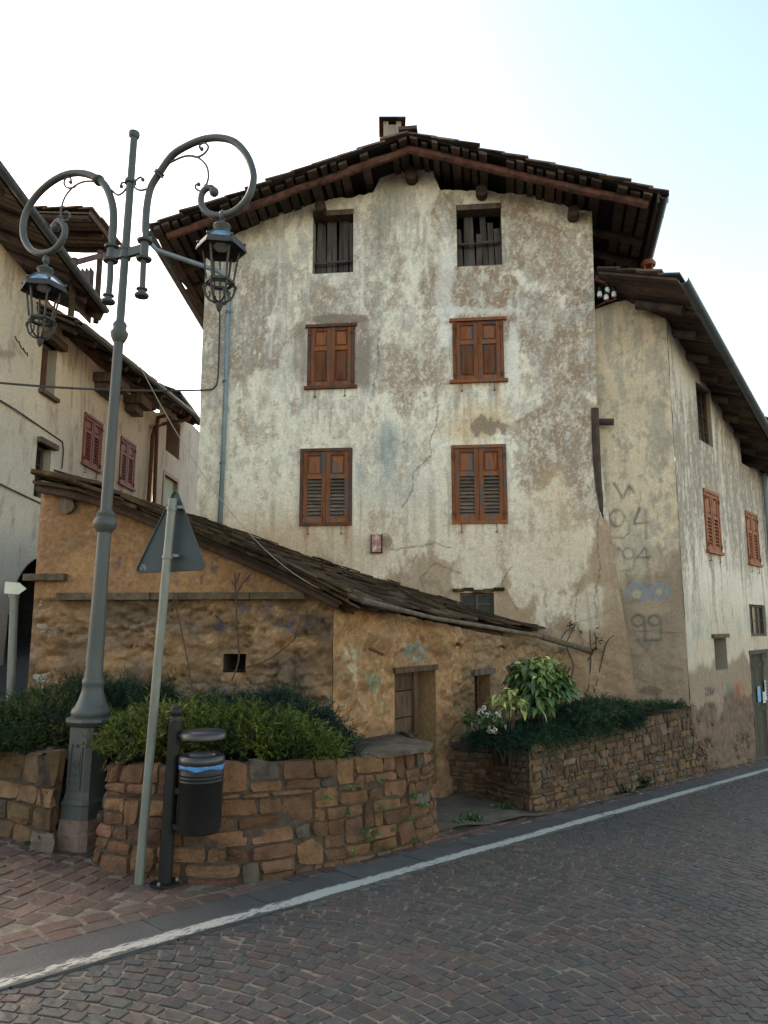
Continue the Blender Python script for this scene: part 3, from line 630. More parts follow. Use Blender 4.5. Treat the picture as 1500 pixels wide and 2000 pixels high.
# fascia boards, gutters, downpipe
mb = MB(); z_ = Vector((0, 0, -.1))
mb.beam(PR(1, 0)+z_+Vector((-.01, 0, 0)), PR(1, 1)+z_, .03, .16); mb.build('eave_board', 'roof_wood', house)
mb = MB()
def gutter(mb, a, b_, r=.07, up=True, n=8):
    a, b_ = Vector(a), Vector(b_); d = (b_-a).normalized(); sd_ = d.cross(Vector((0, 0, 1))).normalized(); u_ = Vector((0, 0, 1)); vs = []; k = 12
    for i in range(k):
        p = a.lerp(b_, i/(k-1))
        for rr in (r, r-.008):
            for j in range(n+1):
                t = math.pi*j/n; vs.append(p+sd_*math.cos(t)*rr-u_*math.sin(t)*rr)
    m_ = 2*(n+1); fs = []
    for i in range(k-1):
        for j in range(n): fs += [(i*m_+j, i*m_+j+1, (i+1)*m_+j+1, (i+1)*m_+j), (i*m_+n+1+j, (i+1)*m_+n+1+j, (i+1)*m_+n+2+j, i*m_+n+2+j)]
        fs += [(i*m_, (i+1)*m_, (i+1)*m_+n+1, i*m_+n+1), (i*m_+n, i*m_+2*n+1, (i+1)*m_+2*n+1, (i+1)*m_+n)]
    for e in (0, k-1): fs += [(e*m_+j, e*m_+j+1, e*m_+n+2+j, e*m_+n+1+j) for j in range(n)]
    mb.add(vs, fs)
gutter(mb, PL(1.02, -.01)+Vector((-.03, 0, -.08)), PL(1.02, 1)+Vector((-.03, 0, -.1)), .075); mb.build('gutter', 'gutter_metal', house)
mb = MB(); gutter(mb, PR(1.01, .0)+Vector((.05, 0, -.02)), PR(1.01, 1)+Vector((.05, 0, -.06)), .075); mb.build('gutter', 'gutter_metal', house)
mb = MB(); g0 = PL(1.02, .005)+Vector((-.02, 0, -.16))
p1 = HW.px(447, 545, .10); p2 = HW.px(446, 580, .07)
mb.tube([g0, g0+Vector((.03, .0, -.12)), g0+Vector((.12, .08, -.2)), p1+Vector((-.18, -.12, .1)), p1+Vector((-.04, -.02, .02)), p2, HW.px(441, 760, .07), HW.px(430, 1022, .07)], .042, 12); dp = mb.build('downpipe', 'pipe_blue', house, smooth=True)
for (x, y) in ((445, 610), (440, 745), (434, 905)):
    mb = MB(); c = HW.px(x, y, .07); mb.lathe(c-Vector((0, 0, .02)), (0, 0, 1), [(0, .048), (0, .052), (.04, .052), (.04, .048)], 12); mb.build('pipe_bracket', 'gutter_metal', dp)
# chimney
mb = MB(); cb = HW.px(766, 264, -1.2); cb = Vector((cb.x, cb.y, cb.z)); dz = Vector((0, 0, 1))
def cbox(mb, c, hx, hy, z0, z1, col=None): mb.hexa([Vector((c.x+a*hx, c.y+b_*hy, z)) for z in (z0, z1) for a, b_ in ((-1, -1), (1, -1), (1, 1), (-1, 1))], col)
cz = cb.z
for a in (-1, 1): cbox(mb, cb+Vector((a*.13, 0, 0)), .05, .2, cz-.9, cz+.17, (.3, .25, .19))
cbox(mb, cb, .13, .19, cz-.9, cz+.1, (.27, .22, .17)); ch = mb.build('chimney', 'plaster', roof)
mb = MB(); cbox(mb, cb, .27, .3, cz+.17, cz+.2); cbox(mb, cb+Vector((.03, .02, 0)), .2, .25, cz+.2, cz+.235); mb.build('chimney_cap', 'slate', roof)
# attic openings: boards, lintel, crossbar
def attic(op, W, tops, crossz, lean, xs):
    u0, u1, z0, z1, dep = op; mb = MB()
    mb.wbox(W, u0-.01, u1+.01, z1-.09, z1+.015, -.28, .012); lt = mb.build('lintel', 'old_board', house)
    mb = MB(); n_ = len(tops); wd = (u1-u0)/n_
    for i, t in enumerate(tops):
        if t is None: continue
        a = u0+wd*i+random.uniform(.0, .02); b_ = a+wd*random.uniform(.8, .97); zt = z0+(z1-z0)*t; l = random.uniform(-.04, .04)+lean; o = -.2+random.uniform(-.02, .015)
        pts = [(a, z0-.01), (b_, z0-.01), (b_+l, zt+random.uniform(-.06, .02)), (a+l, zt)]
        mb.hexa([W.p(pts[0][0], pts[0][1], o), W.p(pts[1][0], pts[1][1], o), W.p(pts[1][0], pts[1][1], o-.02), W.p(pts[0][0], pts[0][1], o-.02), W.p(pts[3][0], pts[3][1], o), W.p(pts[2][0], pts[2][1], o), W.p(pts[2][0], pts[2][1], o-.02), W.p(pts[3][0], pts[3][1], o-.02)])
    bd = mb.build('boarded_opening', 'grey_board', house)
    mb = MB(); zc = z0+(z1-z0)*crossz; mb.tube([W.p(u0, zc, -.13), W.p(u0+.3, zc-.01, -.12), W.p((u0+u1)/2+.1, zc+.015, -.13), W.p(u1, zc+.02, -.13)], [.025, .022, .028, .024], 7, jit=.2); mb.build('crossbar', 'grey_board', bd)
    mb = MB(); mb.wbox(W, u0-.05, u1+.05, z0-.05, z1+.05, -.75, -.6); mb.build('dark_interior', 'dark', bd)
attic(aL, HW, (.96, .9, .97, .96, .95, .98, .9), .22, .0, 0); attic(aR, HW, (.72, .93, .92, .62, .9, .8, .68), .42, -.02, 0)
shutter(house, HW, *s2L, style='panel', framem='shutter_frame', head=.04, sill=.05)
shutter(house, HW, *s2R, style='panel', framem='shutter_wood', head=.05, sill=.06)
shutter(house, HW, *s3L, style='louver', louverm='louver_grey'); shutter(house, HW, *s3R, style='louver', framem='shutter_wood', louverm='louver_grey')
mb = MB(); u0, u1, z0, z1, _ = lw
um = (u0+u1)/2
for a, b_, c, d in ((u0, u0+.05, z0, z1), (u1-.05, u1, z0, z1), (u0+.05, u1-.05, z1-.05, z1), (um-.02, um+.02, z0, z1-.05), (u0+.05, um-.02, z1-.2, z1-.17), (um+.02, u1-.05, z1-.2, z1-.17)): mb.wbox(HW, a, b_, c, d, -.1, -.05)
lwn = mb.build('small_window', 'grey_board', house); mb = MB(); mb.wbox(HW, u0, u1, z0, z1, -.1, -.085); mb.build('window_pane', 'dark_glass', lwn)
mb = MB()
for i in range(5): a = u0-.12+i*.17; mb.wbox(HW, a, a+.18, z1+.0+.02*math.sin(i*2.1)+.02, z1+.05+.02*math.sin(i*2.1)+.02, -.05, .06)
mb.build('window_hood', 'slate', lwn)
mb = MB(); r = HW.rect(726, 1045, 746, 1080); mb.wbox(HW, *r, 0, .07)
mb.wbox(HW, r[0]-.012, r[0], r[2]-.01, r[3]+.01, 0, .085); mb.wbox(HW, r[1], r[1]+.012, r[2]-.01, r[3]+.01, 0, .085); mb.cur = 0
mtr = mb.build('meter_box', 'rust', house); mb = MB(); mb.wbox(HW, r[0]+.012, r[1]-.012, r[2]+.012, r[3]-.012, .07, .078); mb.build('meter_door', 'meter_paint', mtr)
mb = MB(); mb.wbox(HW, r[0]+.03, r[0]+.045, (r[2]+r[3])/2-.01, (r[2]+r[3])/2+.01, .078, .084); mb.build('lock', 'ink', mtr)
# curved timber post and log stub in the corner to the side house
mb = MB(); tp = [(1164, 798), (1166, 850), (1168, 900), (1172, 950), (1178, 1000), (1189, 1058)]
mb.tube([HW.px(x-3, y, .0) for x, y in tp], [.07, .075, .07, .06, .045, .015], 6, jit=.1); mb.build('timber_post', 'roof_wood', house)
mb = MB(); mb.tube([HW.px(1160, 824, -.1), HW.px(1199, 824, -.02)], [.055, .06], 9, jit=.1); mb.build('timber_stub', 'roof_wood', house)
# conduit on the wall
mb = MB(); mb.tube([HW.px(430, 500, .03), HW.px(429, 640, .03), HW.px(426, 735, .03), HW.px(423, 752, .03), HW.px(415, 760, .035), HW.px(394, 762, .05)], .013, 7); mb.build('conduit', 'cable', house)
# ================================================================== SIDE HOUSE (to the right)
N0 = 4.11
FW = Wall(XY(0, N0), (RS, RC))
_c = FW.p(FW.u(1325, 1000), 0); AW = Wall((_c.x, _c.y), HW.d)
sideh = thing('side_house', (4.96, 12.31, 0), 'lower cream house on the right with graffiti of years and exposed rafters along its eave', 'house')
f_top = [(1300, 597), (1340, 667), (1400, 750), (1440, 806), (1480, 865), (1500, 893)]
ftu = np.array([FW.u(*p) for p in f_top]); ftz = np.array([FW.z(*p) for p in f_top])
uC = FW.u(1325, 1000); fend = 18.6
def f_prof(u): return np.interp(u, ftu, ftz)
def f_relief(u, z): return sst(u-uC, 0, .1)*(fbm(u, z*.5, u*0, 1.2, 3, 41)-.5)*.07+(fbm(u, z*.7, u*0, 8, 3, 42)-.5)*.02*(1+2*sst(1-z, 0, .8))+sst(.55-z, 0, .5)*(fbm(u*.8, z*1.6, u*0, 5, 3, 43)-.5)*.09
def stroke(x, y, c, pts, col, wdt=2.2, a=.8, nz=None):
    d = polydist(x, y, pts); k = np.exp(-(d/wdt)**2)*a
    if nz is not None: k = k*(.45+1.0*nz)
    return mixm(c, col, np.clip(k, 0, 1))
def ell(cx, cy, rx, ry, a0=0, a1=360, n_=18): return [(cx+rx*math.cos(math.radians(a0+(a1-a0)*i/n_)), cy+ry*math.sin(math.radians(a0+(a1-a0)*i/n_))) for i in range(n_+1)]
def f_paint(u, z, X, Y):
    x, y = project(X, Y, z); o = u*0; w1 = fbm(u, z, o, 1.4, 4, 51); w2 = fbm(u*5, z*.7, o, 1.6, 5, 52, .65); w3 = fbm(u*9, z*1.2, o, 2.4, 4, 53, .65); wp = fbm(u, z, o, 2.2, 4, 54); w4 = fbm(u, z, o, 16, 3, 55)
    c = np.tile(np.array((.66, .58, .46)), (len(u), 1))*(.85+.3*w1)[:, None]
    c = mixm(c, (.27, .21, .155), .85*sst(w2*.45+w3*.35+w4*.2+.13*sst(z, 2, 3.2)*sst(6.3-z, 0, 1.6), .51, .62)*sst(z, .8, 1.6))
    c = mixm(c, (.74, .69, .6), .45*sst(w3*.6+w4*.4, .54, .66)*(z > 1.5))
    c = mixm(c, (.4, .29, .18), .55*sst(2.6-z, 0, 1.6)*(.5+w1))
    c = mixm(c, (.3, .36, .3), .4*sst(fbm(u, z, o, 2.6, 3, 57), .55, .68)*sst(2.2-z, 0, .5)*sst(z, .7, 1.0))
    lo = .9*sst(.95-z+(wp-.5)*.5+(w3-.5)*.25, -.06, .1); c = c*(1-lo[:, None])+(np.array((.24, .175, .12))[None]*(.75+.5*w3)[:, None])*lo[:, None]
    rb = sst(.25-z+(wp-.5)*1.0, -.05, .05); c = c*(1-rb[:, None])+(np.array((.15, .1, .065))[None]*(.6+.8*w4)[:, None])*rb[:, None]
    ink = (.035, .03, .04)
    for pts in ([(1377, 1346), (1381, 1341), (1383, 1345), (1377, 1357), (1383, 1357)], ell(1386, 1350, 2, 6), ell(1389.5, 1350, 1.6, 6), [(1391, 1345), (1394, 1343), (1395, 1347), (1391, 1357), (1396, 1356)]):
        c = stroke(x, y, c, pts, ink, 1.0, .85)
    for i in range(6): c = stroke(x, y, c, [(1434+i*4.4, 1334), (1432+i*4.4, 1348), (1436+i*4.4, 1360)], (.35, .1, .04), 1.3, .7, w4)
    c = stroke(x, y, c, [(1432, 1334), (1458, 1331)], (.35, .1, .04), 1.3, .6, w4)
    for i in range(5): c = stroke(x, y, c, [(1418+random.uniform(-6, 20), 1330+random.uniform(0, 40)) for _ in range(4)], (.12, .2, .15), 1.3, .35, w4)
    return np.clip(c, .02, .8)
def ropx(W, x0, y0, x1, y1, dep):
    u0, u1 = W.u(x0, (y0+y1)/2), W.u(x1, (y0+y1)/2); return (u0, u1, W.z(x0, y1), W.z(x0, y0), dep)
w_up = ropx(FW, 1362, 748, 1388, 856, .16); w_op = ropx(FW, 1445, 818, 1468, 902, .45); w_lo = ropx(FW, 1465, 1180, 1496, 1243, .14); w_sl = ropx(FW, 1396, 1246, 1420, 1310, .3)
sh1 = ropx(FW, 1376, 955, 1404, 1078, .04); sh2 = ropx(FW, 1458, 998, 1480, 1102, .04)
d_u0, d_z1 = FW.u(1471, 1380), FW.z(1470, 1272); dr = (d_u0, d_u0+1.5, -1.6, d_z1, .18)
gridwall('facade_wall', FW, uC, fend, -2.2, ftz.max()+.02, .036, [w_up, w_op, w_lo, w_sl, sh1, sh2, dr], f_relief, f_paint, sideh, profile=f_prof, revc=(.3, .25, .19))
a_top = [(1150, 612), (1162, 604), (1200, 590), (1240, 583), (1275, 584), (1300, 597), (1310, 600)]
atu = np.array([AW.u(*p) for p in a_top]); atz = np.array([AW.z(*p) for p in a_top])
def a_prof(u): return np.interp(u, atu, atz)
uA0 = AW.u(1120, 900)-.4
def a_relief(u, z): return ((fbm(u, z, u*0, 1.3, 3, 61)-.5)*.08+(fbm(u, z*1.4, u*0, 7, 3, 62)-.5)*.02*(1+2*sst(1.6-z, 0, .5)))*sst(-u, 0, .08)
def a_paint(u, z, X, Y):
    x, y = project(X, Y, z); o = u*0; w1 = fbm(u, z, o, 1.5, 4, 71); w2 = fbm(u*2, z*.7, o, 3, 5, 72, .6); w3 = fbm(u*3, z*.6, o, 5, 4, 73, .65); wp = fbm(u, z, o, 2.5, 4, 74); w4 = fbm(u, z, o, 14, 3, 75)
    c = np.tile(np.array((.58, .46, .31)), (len(u), 1))*(.8+.4*w1)[:, None]
    c = mixm(c, (.36, .31, .24), .7*sst(w2, .48, .6)); c = mixm(c, (.52, .45, .34), .4*sst(w3, .56, .66)); c = mixm(c, (.3, .235, .165), .6*sst(w3*.6+w4*.4+.08*sst(x, 1250, 1320), .53, .66))
    e = np.interp(x, [1200, 1240, 1270, 1300, 1345], [1140, 1130, 1095, 1085, 1070]); lo = .85*sst(y-e+(wp-.5)*90+(w3-.5)*60, -25, 45); c = c*(1-lo[:, None])+(np.array((.23, .16, .105))[None]*(.75+.5*w2)[:, None])*lo[:, None]
    c = mixm(c, (.36, .27, .17), .7*blob(x, y, 1270, 1185, 50, 16, wp, .4, .8))
    c = mixm(c, (.12, .07, .045), .7*blob(x, y, 1268, 1350, 22, 10, wp, .4, .9))
    bl = (.2, .25, .28); c = mixm(c, bl, .85*np.exp(-(polydist(x, y, ell(1245, 1158, 17, 16, 150, 420))/7)**2)*(.4+w2)); c = mixm(c, bl, .8*np.exp(-(polydist(x, y, ell(1288, 1156, 15, 13))/6)**2)*(.4+w2)); c = mixm(c, (.45, .4, .28), .6*blob(x, y, 1244, 1160, 10, 10, w1, .5, .3)+.6*blob(x, y, 1287, 1156, 8, 7, w1, .5, .3))
    dk = (.035, .033, .038)
    for pts, a in (([(1199, 944), (1206, 955), (1217, 974), (1223, 958), (1229, 949), (1238, 962)], .75),
                   (ell(1205, 1012, 14, 16, -30, 330)+[(1219, 1005), (1229, 1025), (1229, 1040), (1218, 1051), (1192, 1049)], .6),
                   ([(1250, 992), (1243, 1008), (1238, 1023), (1268, 1020)], .75), ([(1261, 996), (1262, 1052)], .6),
                   ([(1207, 1070), (1212, 1075)], .6), (ell(1227, 1081, 11, 11)+[(1238, 1082), (1239, 1098), (1236, 1113)], .55), ([(1259, 1070), (1252, 1080), (1243, 1090), (1270, 1088)], .7), ([(1263, 1072), (1265, 1108)], .6), ([(1210, 1116), (1230, 1114)], .4)):
        c = stroke(x, y, c, pts, dk, 2.0, a, w3)
    gr = (.05, .075, .065)
    for pts, a in ((ell(1246, 1212, 12, 11)+[(1258, 1212), (1260, 1234), (1260, 1250)], .85), (ell(1278, 1212, 12, 10)+[(1290, 1214), (1291, 1250), (1262, 1251)], .8), ([(1238, 1251), (1292, 1250)], .5), ([(1250, 1255), (1262, 1275), (1270, 1258)], .5), ([(1258, 1256), (1268, 1280)], .35)):
        c = stroke(x, y, c, pts, gr, 2.4, a, w3)
    c = stroke(x, y, c, [(1222, 1231), (1260, 1233), (1335, 1237)], (.1, .07, .05), .9, .7)
    return np.clip(c, .02, .8)
gridwall('front_wall', AW, uA0, 0, -1.0, atz.max()+.02, .024, [], a_relief, a_paint, sideh, profile=a_prof)
plainwall('side_wall', FW.p(fend-.02, 0, -.03), FW.p(fend-.02, 0, -6), -2.5, 5.6, 5.6, .3, 'plaster', sideh)
def pane_window(parent, W, op, rows, cols, framem, o=-.1, fw=.04, name='window', bar=.018):
    u0, u1, z0, z1 = op[:4]; mb = MB()
    for a, b_, c, d in ((u0, u0+fw, z0, z1), (u1-fw, u1, z0, z1), (u0+fw, u1-fw, z1-fw, z1), (u0+fw, u1-fw, z0, z0+fw)): mb.wbox(W, a, b_, c, d, o-.04, o+.01)
    for i in range(1, cols): c = u0+(u1-u0)*i/cols; mb.wbox(W, c-bar/2, c+bar/2, z0+fw, z1-fw, o-.02, o+.004)
    for i in range(1, rows): c = z0+(z1-z0)*i/rows; mb.wbox(W, u0+fw, u1-fw, c-bar/2, c+bar/2, o-.018, o+.002)
    f = mb.build(name, framem, parent); mb = MB(); mb.wbox(W, u0+fw, u1-fw, z0+fw, z1-fw, o-.035, o-.025); mb.build('pane', 'dark_glass', f); return f
pane_window(sideh, FW, w_up, 4, 3, 'shutter_frame', -.08, .05); pane_window(sideh, FW, w_lo, 2, 3, 'grey_board', -.06, .05)
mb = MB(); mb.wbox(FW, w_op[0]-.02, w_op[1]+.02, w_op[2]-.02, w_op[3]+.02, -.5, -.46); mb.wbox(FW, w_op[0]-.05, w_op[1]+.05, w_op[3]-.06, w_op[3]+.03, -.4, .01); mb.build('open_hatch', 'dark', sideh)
mb = MB(); mb.wbox(FW, w_sl[0], w_sl[0]+.25, w_sl[2], w_sl[3], -.2, -.16); mb.wbox(FW, w_sl[0]-.02, w_sl[1]+.02, w_sl[2]-.02, w_sl[3]+.02, -.32, -.3); sw = mb.build('slit_window', 'shutter_frame', sideh)
mb = MB(); mb.wbox(FW, w_sl[0]-.12, w_sl[1]+.08, w_sl[3], w_sl[3]+.07, -.2, .05); mb.build('stone_hood', 'cap_concrete', sw)
shutter(sideh, FW, *sh1[:4], leafm='orange_paint', framem='orange_paint', split=.4, sill=.03, recess=.03); shutter(sideh, FW, *sh2[:4], leafm='orange_paint', framem='orange_paint', split=.36, sill=.03, recess=.03)
mb = MB(); k = 9
for i in range(k): a = dr[0]+(dr[1]-dr[0])*i/k; mb.wbox(FW, a+.004, a+(dr[1]-dr[0])/k-.004, dr[2], dr[3]-.05, -.16, -.12+random.uniform(-.006, .004))
for z in (dr[3]-.35, -.2): mb.wbox(FW, dr[0]+.02, dr[1]-.02, z, z+.1, -.12, -.095)
door = mb.build('plank_door', 'green_door', sideh); mb = MB(); mb.wbox(FW, dr[0]-.03, dr[1]+.03, dr[3]-.06, dr[3]+.02, -.16, .02); mb.wbox(FW, dr[0]-.01, dr[0]+.03, dr[2], dr[3]-.06, -.15, .01); mb.build('door_frame', 'grey_board', door)
for i, (x0, y0, x1, y1, m_) in enumerate(((1479, 1341, 1485, 1372, 'paper_blue'), (1489, 1352, 1494, 1374, 'paper'), (1494, 1328, 1502, 1368, 'paper'))):
    W_ = FW.off(-.09); r = (W_.u(x0, 1350), W_.u(x1, 1350), W_.z(x0, y1), W_.z(x0, y0)); mb = MB(); mb.wbox(W_, *r, 0, .004); pp = mb.build('notice', m_, door)
    if i: 
        mb = MB(); du, dz_ = r[1]-r[0], r[3]-r[2]
        for q in range(5): mb.wbox(W_, r[0]+du*.15, r[0]+du*random.uniform(.5, .9), r[2]+dz_*(.2+.15*q), r[2]+dz_*(.24+.15*q), .004, .0055)
        mb.build('notice_print', 'ink', door)
# roof of the side house
EW = FW.off(.62)
e0, e1 = EW.px(1336, 560, 0), EW.px(1500, 850, 0)
edir = (e1-e0).normalized(); eB = e0-edir*.25; eC = e0+edir*7.2
tA = AW.off(.3).px(1166, 528, 0); tD = tA+dR*7.0+Vector((0, 0, -1.2))
PS = bil(tA, eB, eC, tD)
mb = MB(); slab_roof(mb, PS, (eB-tA).length, 7.3, .42, .3, .5, .03); sroof = mb.build('roof', 'tile', sideh)
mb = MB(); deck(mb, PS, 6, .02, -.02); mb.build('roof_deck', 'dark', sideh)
mb = MB()
for i in range(52):
    t0, t1 = i/52, (i+random.uniform(.72, .92))/52; z0, z1 = Vector((0, 0, -.045-random.uniform(0, .02))), Vector((0, 0, -.02)); q = [PS(.02, t0), PS(.985, t0), PS(.985, t1), PS(.02, t1)]; mb.hexa([v+z0 for v in q]+[v+z1 for v in q])
mb.build('roof_boards', 'roof_wood', sideh)
fl_ = [(*XY(s_, N0+.02), float(G(*XY(s_, N0+.02)))-.05, float(G(*XY(s_, N0+.02)))+h_) for s_, h_ in ((12.75, .95), (13.3, 1.0), (13.9, .75), (14.5, .8), (15.1, .5), (15.7, .62), (16.4, .4))]
stonewall_later = fl_
mb = MB(); dz = Vector((0, 0, -.14)); b0, b1 = AW.off(.12).px(1162, 543), AW.off(.25).px(1338, 592); mb.beam(b0, b1, .1, .14); mb.build('verge_rafter', 'verge_wood', sideh)
for i in range(9):
    t_ = .1+i*.103; mb = MB(); dzr = Vector((0, 0, -.125)); log(mb, PS(.45, t_)+dzr, PS(.9, t_)+dzr, .08, k=5, jit=.15); mb.build('rafter', 'roof_wood', sideh)
mb = MB(); gutter(mb, eB+Vector((.05, -.05, -.05)), eC+Vector((.05, -.05, -.05)), .08); mb.build('gutter', 'gutter_metal', sideh)
mb = MB(); c = AW.px(1287, 592, .0); mb.box(c+Vector((0, -.08, .05)), (.12, 0, 0), (0, .14, 0), (0, 0, .1)); mb.build('beam_end', 'roof_wood', sideh)
cp = AW.px(1268, 545, -.9); mb = MB(); mb.lathe(cp-Vector((0, 0, .3)), (0, 0, 1), [(0, .09), (.38, .085), (.4, .12), (.44, .12), (.46, .07)], 14); mb.lathe(cp+Vector((0, 0, .26)), (0, 0, 1), [(0, .13), (.05, .14), (.1, .11), (.11, .02)], 14)
for a in range(4): t = a*math.pi/2+.4; mb.tube([cp+Vector((.09*math.cos(t), .09*math.sin(t), .12)), cp+Vector((.1*math.cos(t), .1*math.sin(t), .28))], .02, 5)
mb.build('chimney_pot', 'terracotta', sroof)
mb = MB(); mb.tube([FW.p(18.45, 5.35, .55), FW.p(18.45, 5.2, .3), FW.p(18.45, 5.0, .08), FW.p(18.45, 1.5, .08), FW.p(18.45, -1, .08)], .05, 10); mb.build('downpipe', 'pipe_blue', sideh, smooth=True)
# insulators under the roof of the side house
ins = thing('insulator_bracket', AW.px(1185, 595, .2), 'cluster of white porcelain insulators on an iron bracket under the eave of the side house', 'insulators')
mb = MB(); pts_ = [(1171, 574), (1186, 566), (1199, 574), (1184, 580)]
mb.tube([AW.px(1155, 604, .02), AW.px(1178, 592, .16), AW.px(1204, 584, .22)], .012, 6)
for (x, y) in pts_: q = AW.px(x, y, .2); mb.tube([q+Vector((0, 0, -.09)), q+Vector((0, 0, .12)), q+Vector((.03, 0, .14))], .01, 6)
mb.build('iron_bracket', 'rust', ins)
for (x, y) in pts_:
    q = AW.px(x, y, .2); mb = MB(); mb.lathe(q-Vector((0, 0, .06)), (0, 0, 1), [(0, .025), (.01, .042), (.06, .045), (.07, .035), (.08, .042), (.1, .03)], 12); mb.build('insulator', 'porcelain', ins, smooth=True, sharp=50)
    mb = MB(); mb.lathe(q+Vector((0, 0, .04)), (0, 0, 1), [(0, .03), (.01, .038), (.07, .032), (.09, .02)], 12); mb.build('insulator_cap', 'black_paint', ins, smooth=True)
# pale house beyond
NW = Wall(XY(0, N0+.5), (RS, RC)); pale = thing('pale_house', NW.p(19, -1.3), 'narrow strip of a pale house beyond the downpipe at the right edge', 'house')
def n_paint(u, z, X, Y): w_ = fbm(u, z, u*0, 1.5, 4, 81); return np.tile(np.array((.5, .42, .32)), (len(u), 1))*(.8+.4*w_)[:, None]
nwin = (20.2, 21.1, 3.6, 4.9, .2)
gridwall('wall', NW, 18.75, 27, -3, 5.6, .12, [nwin], None, n_paint, pale); pane_window(pale, NW, nwin, 2, 2, 'shutter_frame')
mb = MB(); PN = bil(NW.p(18.7, 8, -4), NW.p(18.7, 5.7, .7), NW.p(27, 5.2, .7), NW.p(27, 7.5, -4)); slab_roof(mb, PN, 5.2, 8.3); deck(mb, PN, 4); mb.build('roof', 'tile', pale)
# ================================================================== SHED (lean-to)
LW = Wall((-.48, 7.1), (math.cos(math.radians(4)), -math.sin(math.radians(4))))
RW = Wall((-.48, 7.1), (math.sin(math.radians(34)), math.cos(math.radians(34))))
shed = thing('earth_shed', (-1.5, 7.2, .2), 'low ochre earth-plastered shed with a sagging slate roof, leaning on the tall house', 'shed')
def interp_line(pts):
    pts = [Vector(p) for p in pts]; L_ = [0]
    for a, b_ in zip(pts[:-1], pts[1:]): L_.append(L_[-1]+(b_-a).length)
    L_ = [l/L_[-1] for l in L_]
    def f(s):
        if s <= 0: return pts[0]+(pts[1]-pts[0])*(s/max(L_[1], 1e-6))
        for i in range(len(pts)-1):
            if s <= L_[i+1] or i == len(pts)-2: return pts[i].lerp(pts[i+1], (s-L_[i])/(L_[i+1]-L_[i]))
    return f
LV = LW.off(.26)
fr_ = interp_line([LV.px(*p) for p in ((64, 934), (150, 950), (260, 988), (400, 1043), (520, 1098), (668, 1172))])
bk_ = interp_line([HW.px(*p, .03) for p in ((385, 1010), (437, 1028), (495, 1052), (577, 1081), (635, 1102), (690, 1125), (783, 1149), (860, 1172), (950, 1200), (1050, 1226))])
def PSH(s, t): return fr_(s).lerp(bk_(s), t)+Vector((0, 0, .03*math.sin(9*s+3*t)*.4))
LsS = (fr_(0)-fr_(1)).length
mb = MB(); slab_roof(mb, PSH, LsS, 5.2, .15, .16, .5, .016, 2.3, .06, f0=-.02)
for _ in range(70):      # loose and broken pieces
    s_, t_ = random.uniform(0, .95), random.choice([random.uniform(0, .06), random.uniform(0, 1)]); q = PSH(s_, t_)+Vector((0, 0, .075)); r_ = (PSH(s_+.02, t_)-PSH(s_, t_)).normalized(); b_ = (PSH(s_, t_+.02)-PSH(s_, t_)).normalized()
    mb.box(q, r_*random.uniform(.06, .2), b_*random.uniform(.04, .12), Vector((0, 0, .01)))
for _ in range(60):      # ragged verge
    s_ = random.uniform(.09, .98); q = PSH(s_, 0)+Vector((0, random.uniform(-.04, .03), random.uniform(-.01, .07))); r_ = (PSH(s_+.02, 0)-PSH(s_, 0)).normalized()
    mb.box(q, r_*random.uniform(.12, .35), Vector((0, random.uniform(.08, .16), 0)), Vector((0, 0, random.uniform(.008, .018))))
shroof = mb.build('roof', 'slate', shed)
mb = MB(); deck(mb, PSH, 14, .03, -.05)
mb.build('roof_deck', 'roof_wood', shed)
for t_, rr, dz in ((.02, .045, -.09), (.07, .055, -.11), (.3, .06, -.11), (.55, .06, -.11), (.8, .06, -.11)):
    mb = MB(); mb.tube([PSH(s_, t_)+Vector((0, 0, dz)) for s_ in np.linspace(.0, .97, 12)], rr, 8, jit=.12); mb.build('rafter', 'roof_wood', shed)
for s_, rr, t0_ in ((.085, .085, .03), (.5, .08, .07), (.9, .08, .07)):
    mb = MB(); log(mb, PSH(s_, t0_)+Vector((0, 0, -.22)), PSH(s_, .98)+Vector((0, 0, -.22)), rr, k=6); mb.build('purlin', 'old_board', shed)
ltp = [(58, 992), (75, 985), (96, 968), (140, 972), (240, 1000), (330, 1030), (400, 1062), (500, 1105), (600, 1152), (655, 1182)]
lu = np.array([LW.u(*p) for p in ltp]); lz = np.array([LW.z(*p) for p in ltp])+.05
uLs = LW.u(64, 1200)
zb_ = LW.z(350, 1171); zb1 = LW.z(350, 1160)
def ridge(u, z, a, b_, seed): n_ = fbm(u*a, z*b_, u*0, 1, 5, seed, .6); return 1-np.abs(n_-.5)*4
def l_relief(u, z):
    lo = sst(zb_-z, -.02, .02); o = u*0
    rough = (fbm(u*2.6, z*5.2, o, 1.6, 5, 91, .62)-.5)*.24+(fbm(u*1.3, z*2, o, 7, 4, 92, .65)-.5)*.15+(fbm(u, z, o, 22, 3, 94)-.5)*.035
    sm = (fbm(u, z, o, 3, 4, 93)-.5)*.05+(fbm(u, z, o, 18, 3, 95, .7)-.5)*.035+.03
    wf, _c2 = rubble(u, z, 7); mk = sst(fbm(u, z, o, 1.1, 3, 97), .38, .55); rough = rough*.75+(sst(wf, 0, .32)*.06-.03)*mk
    r = np.where(lo > .5, rough, sm)
    r = r-.06*sst(ridge(u, z, 1.6, 5, 96), .86, 1.0)*lo
    return r*sst(-u, 0, .05)*sst(u-uLs, -.01, .06)
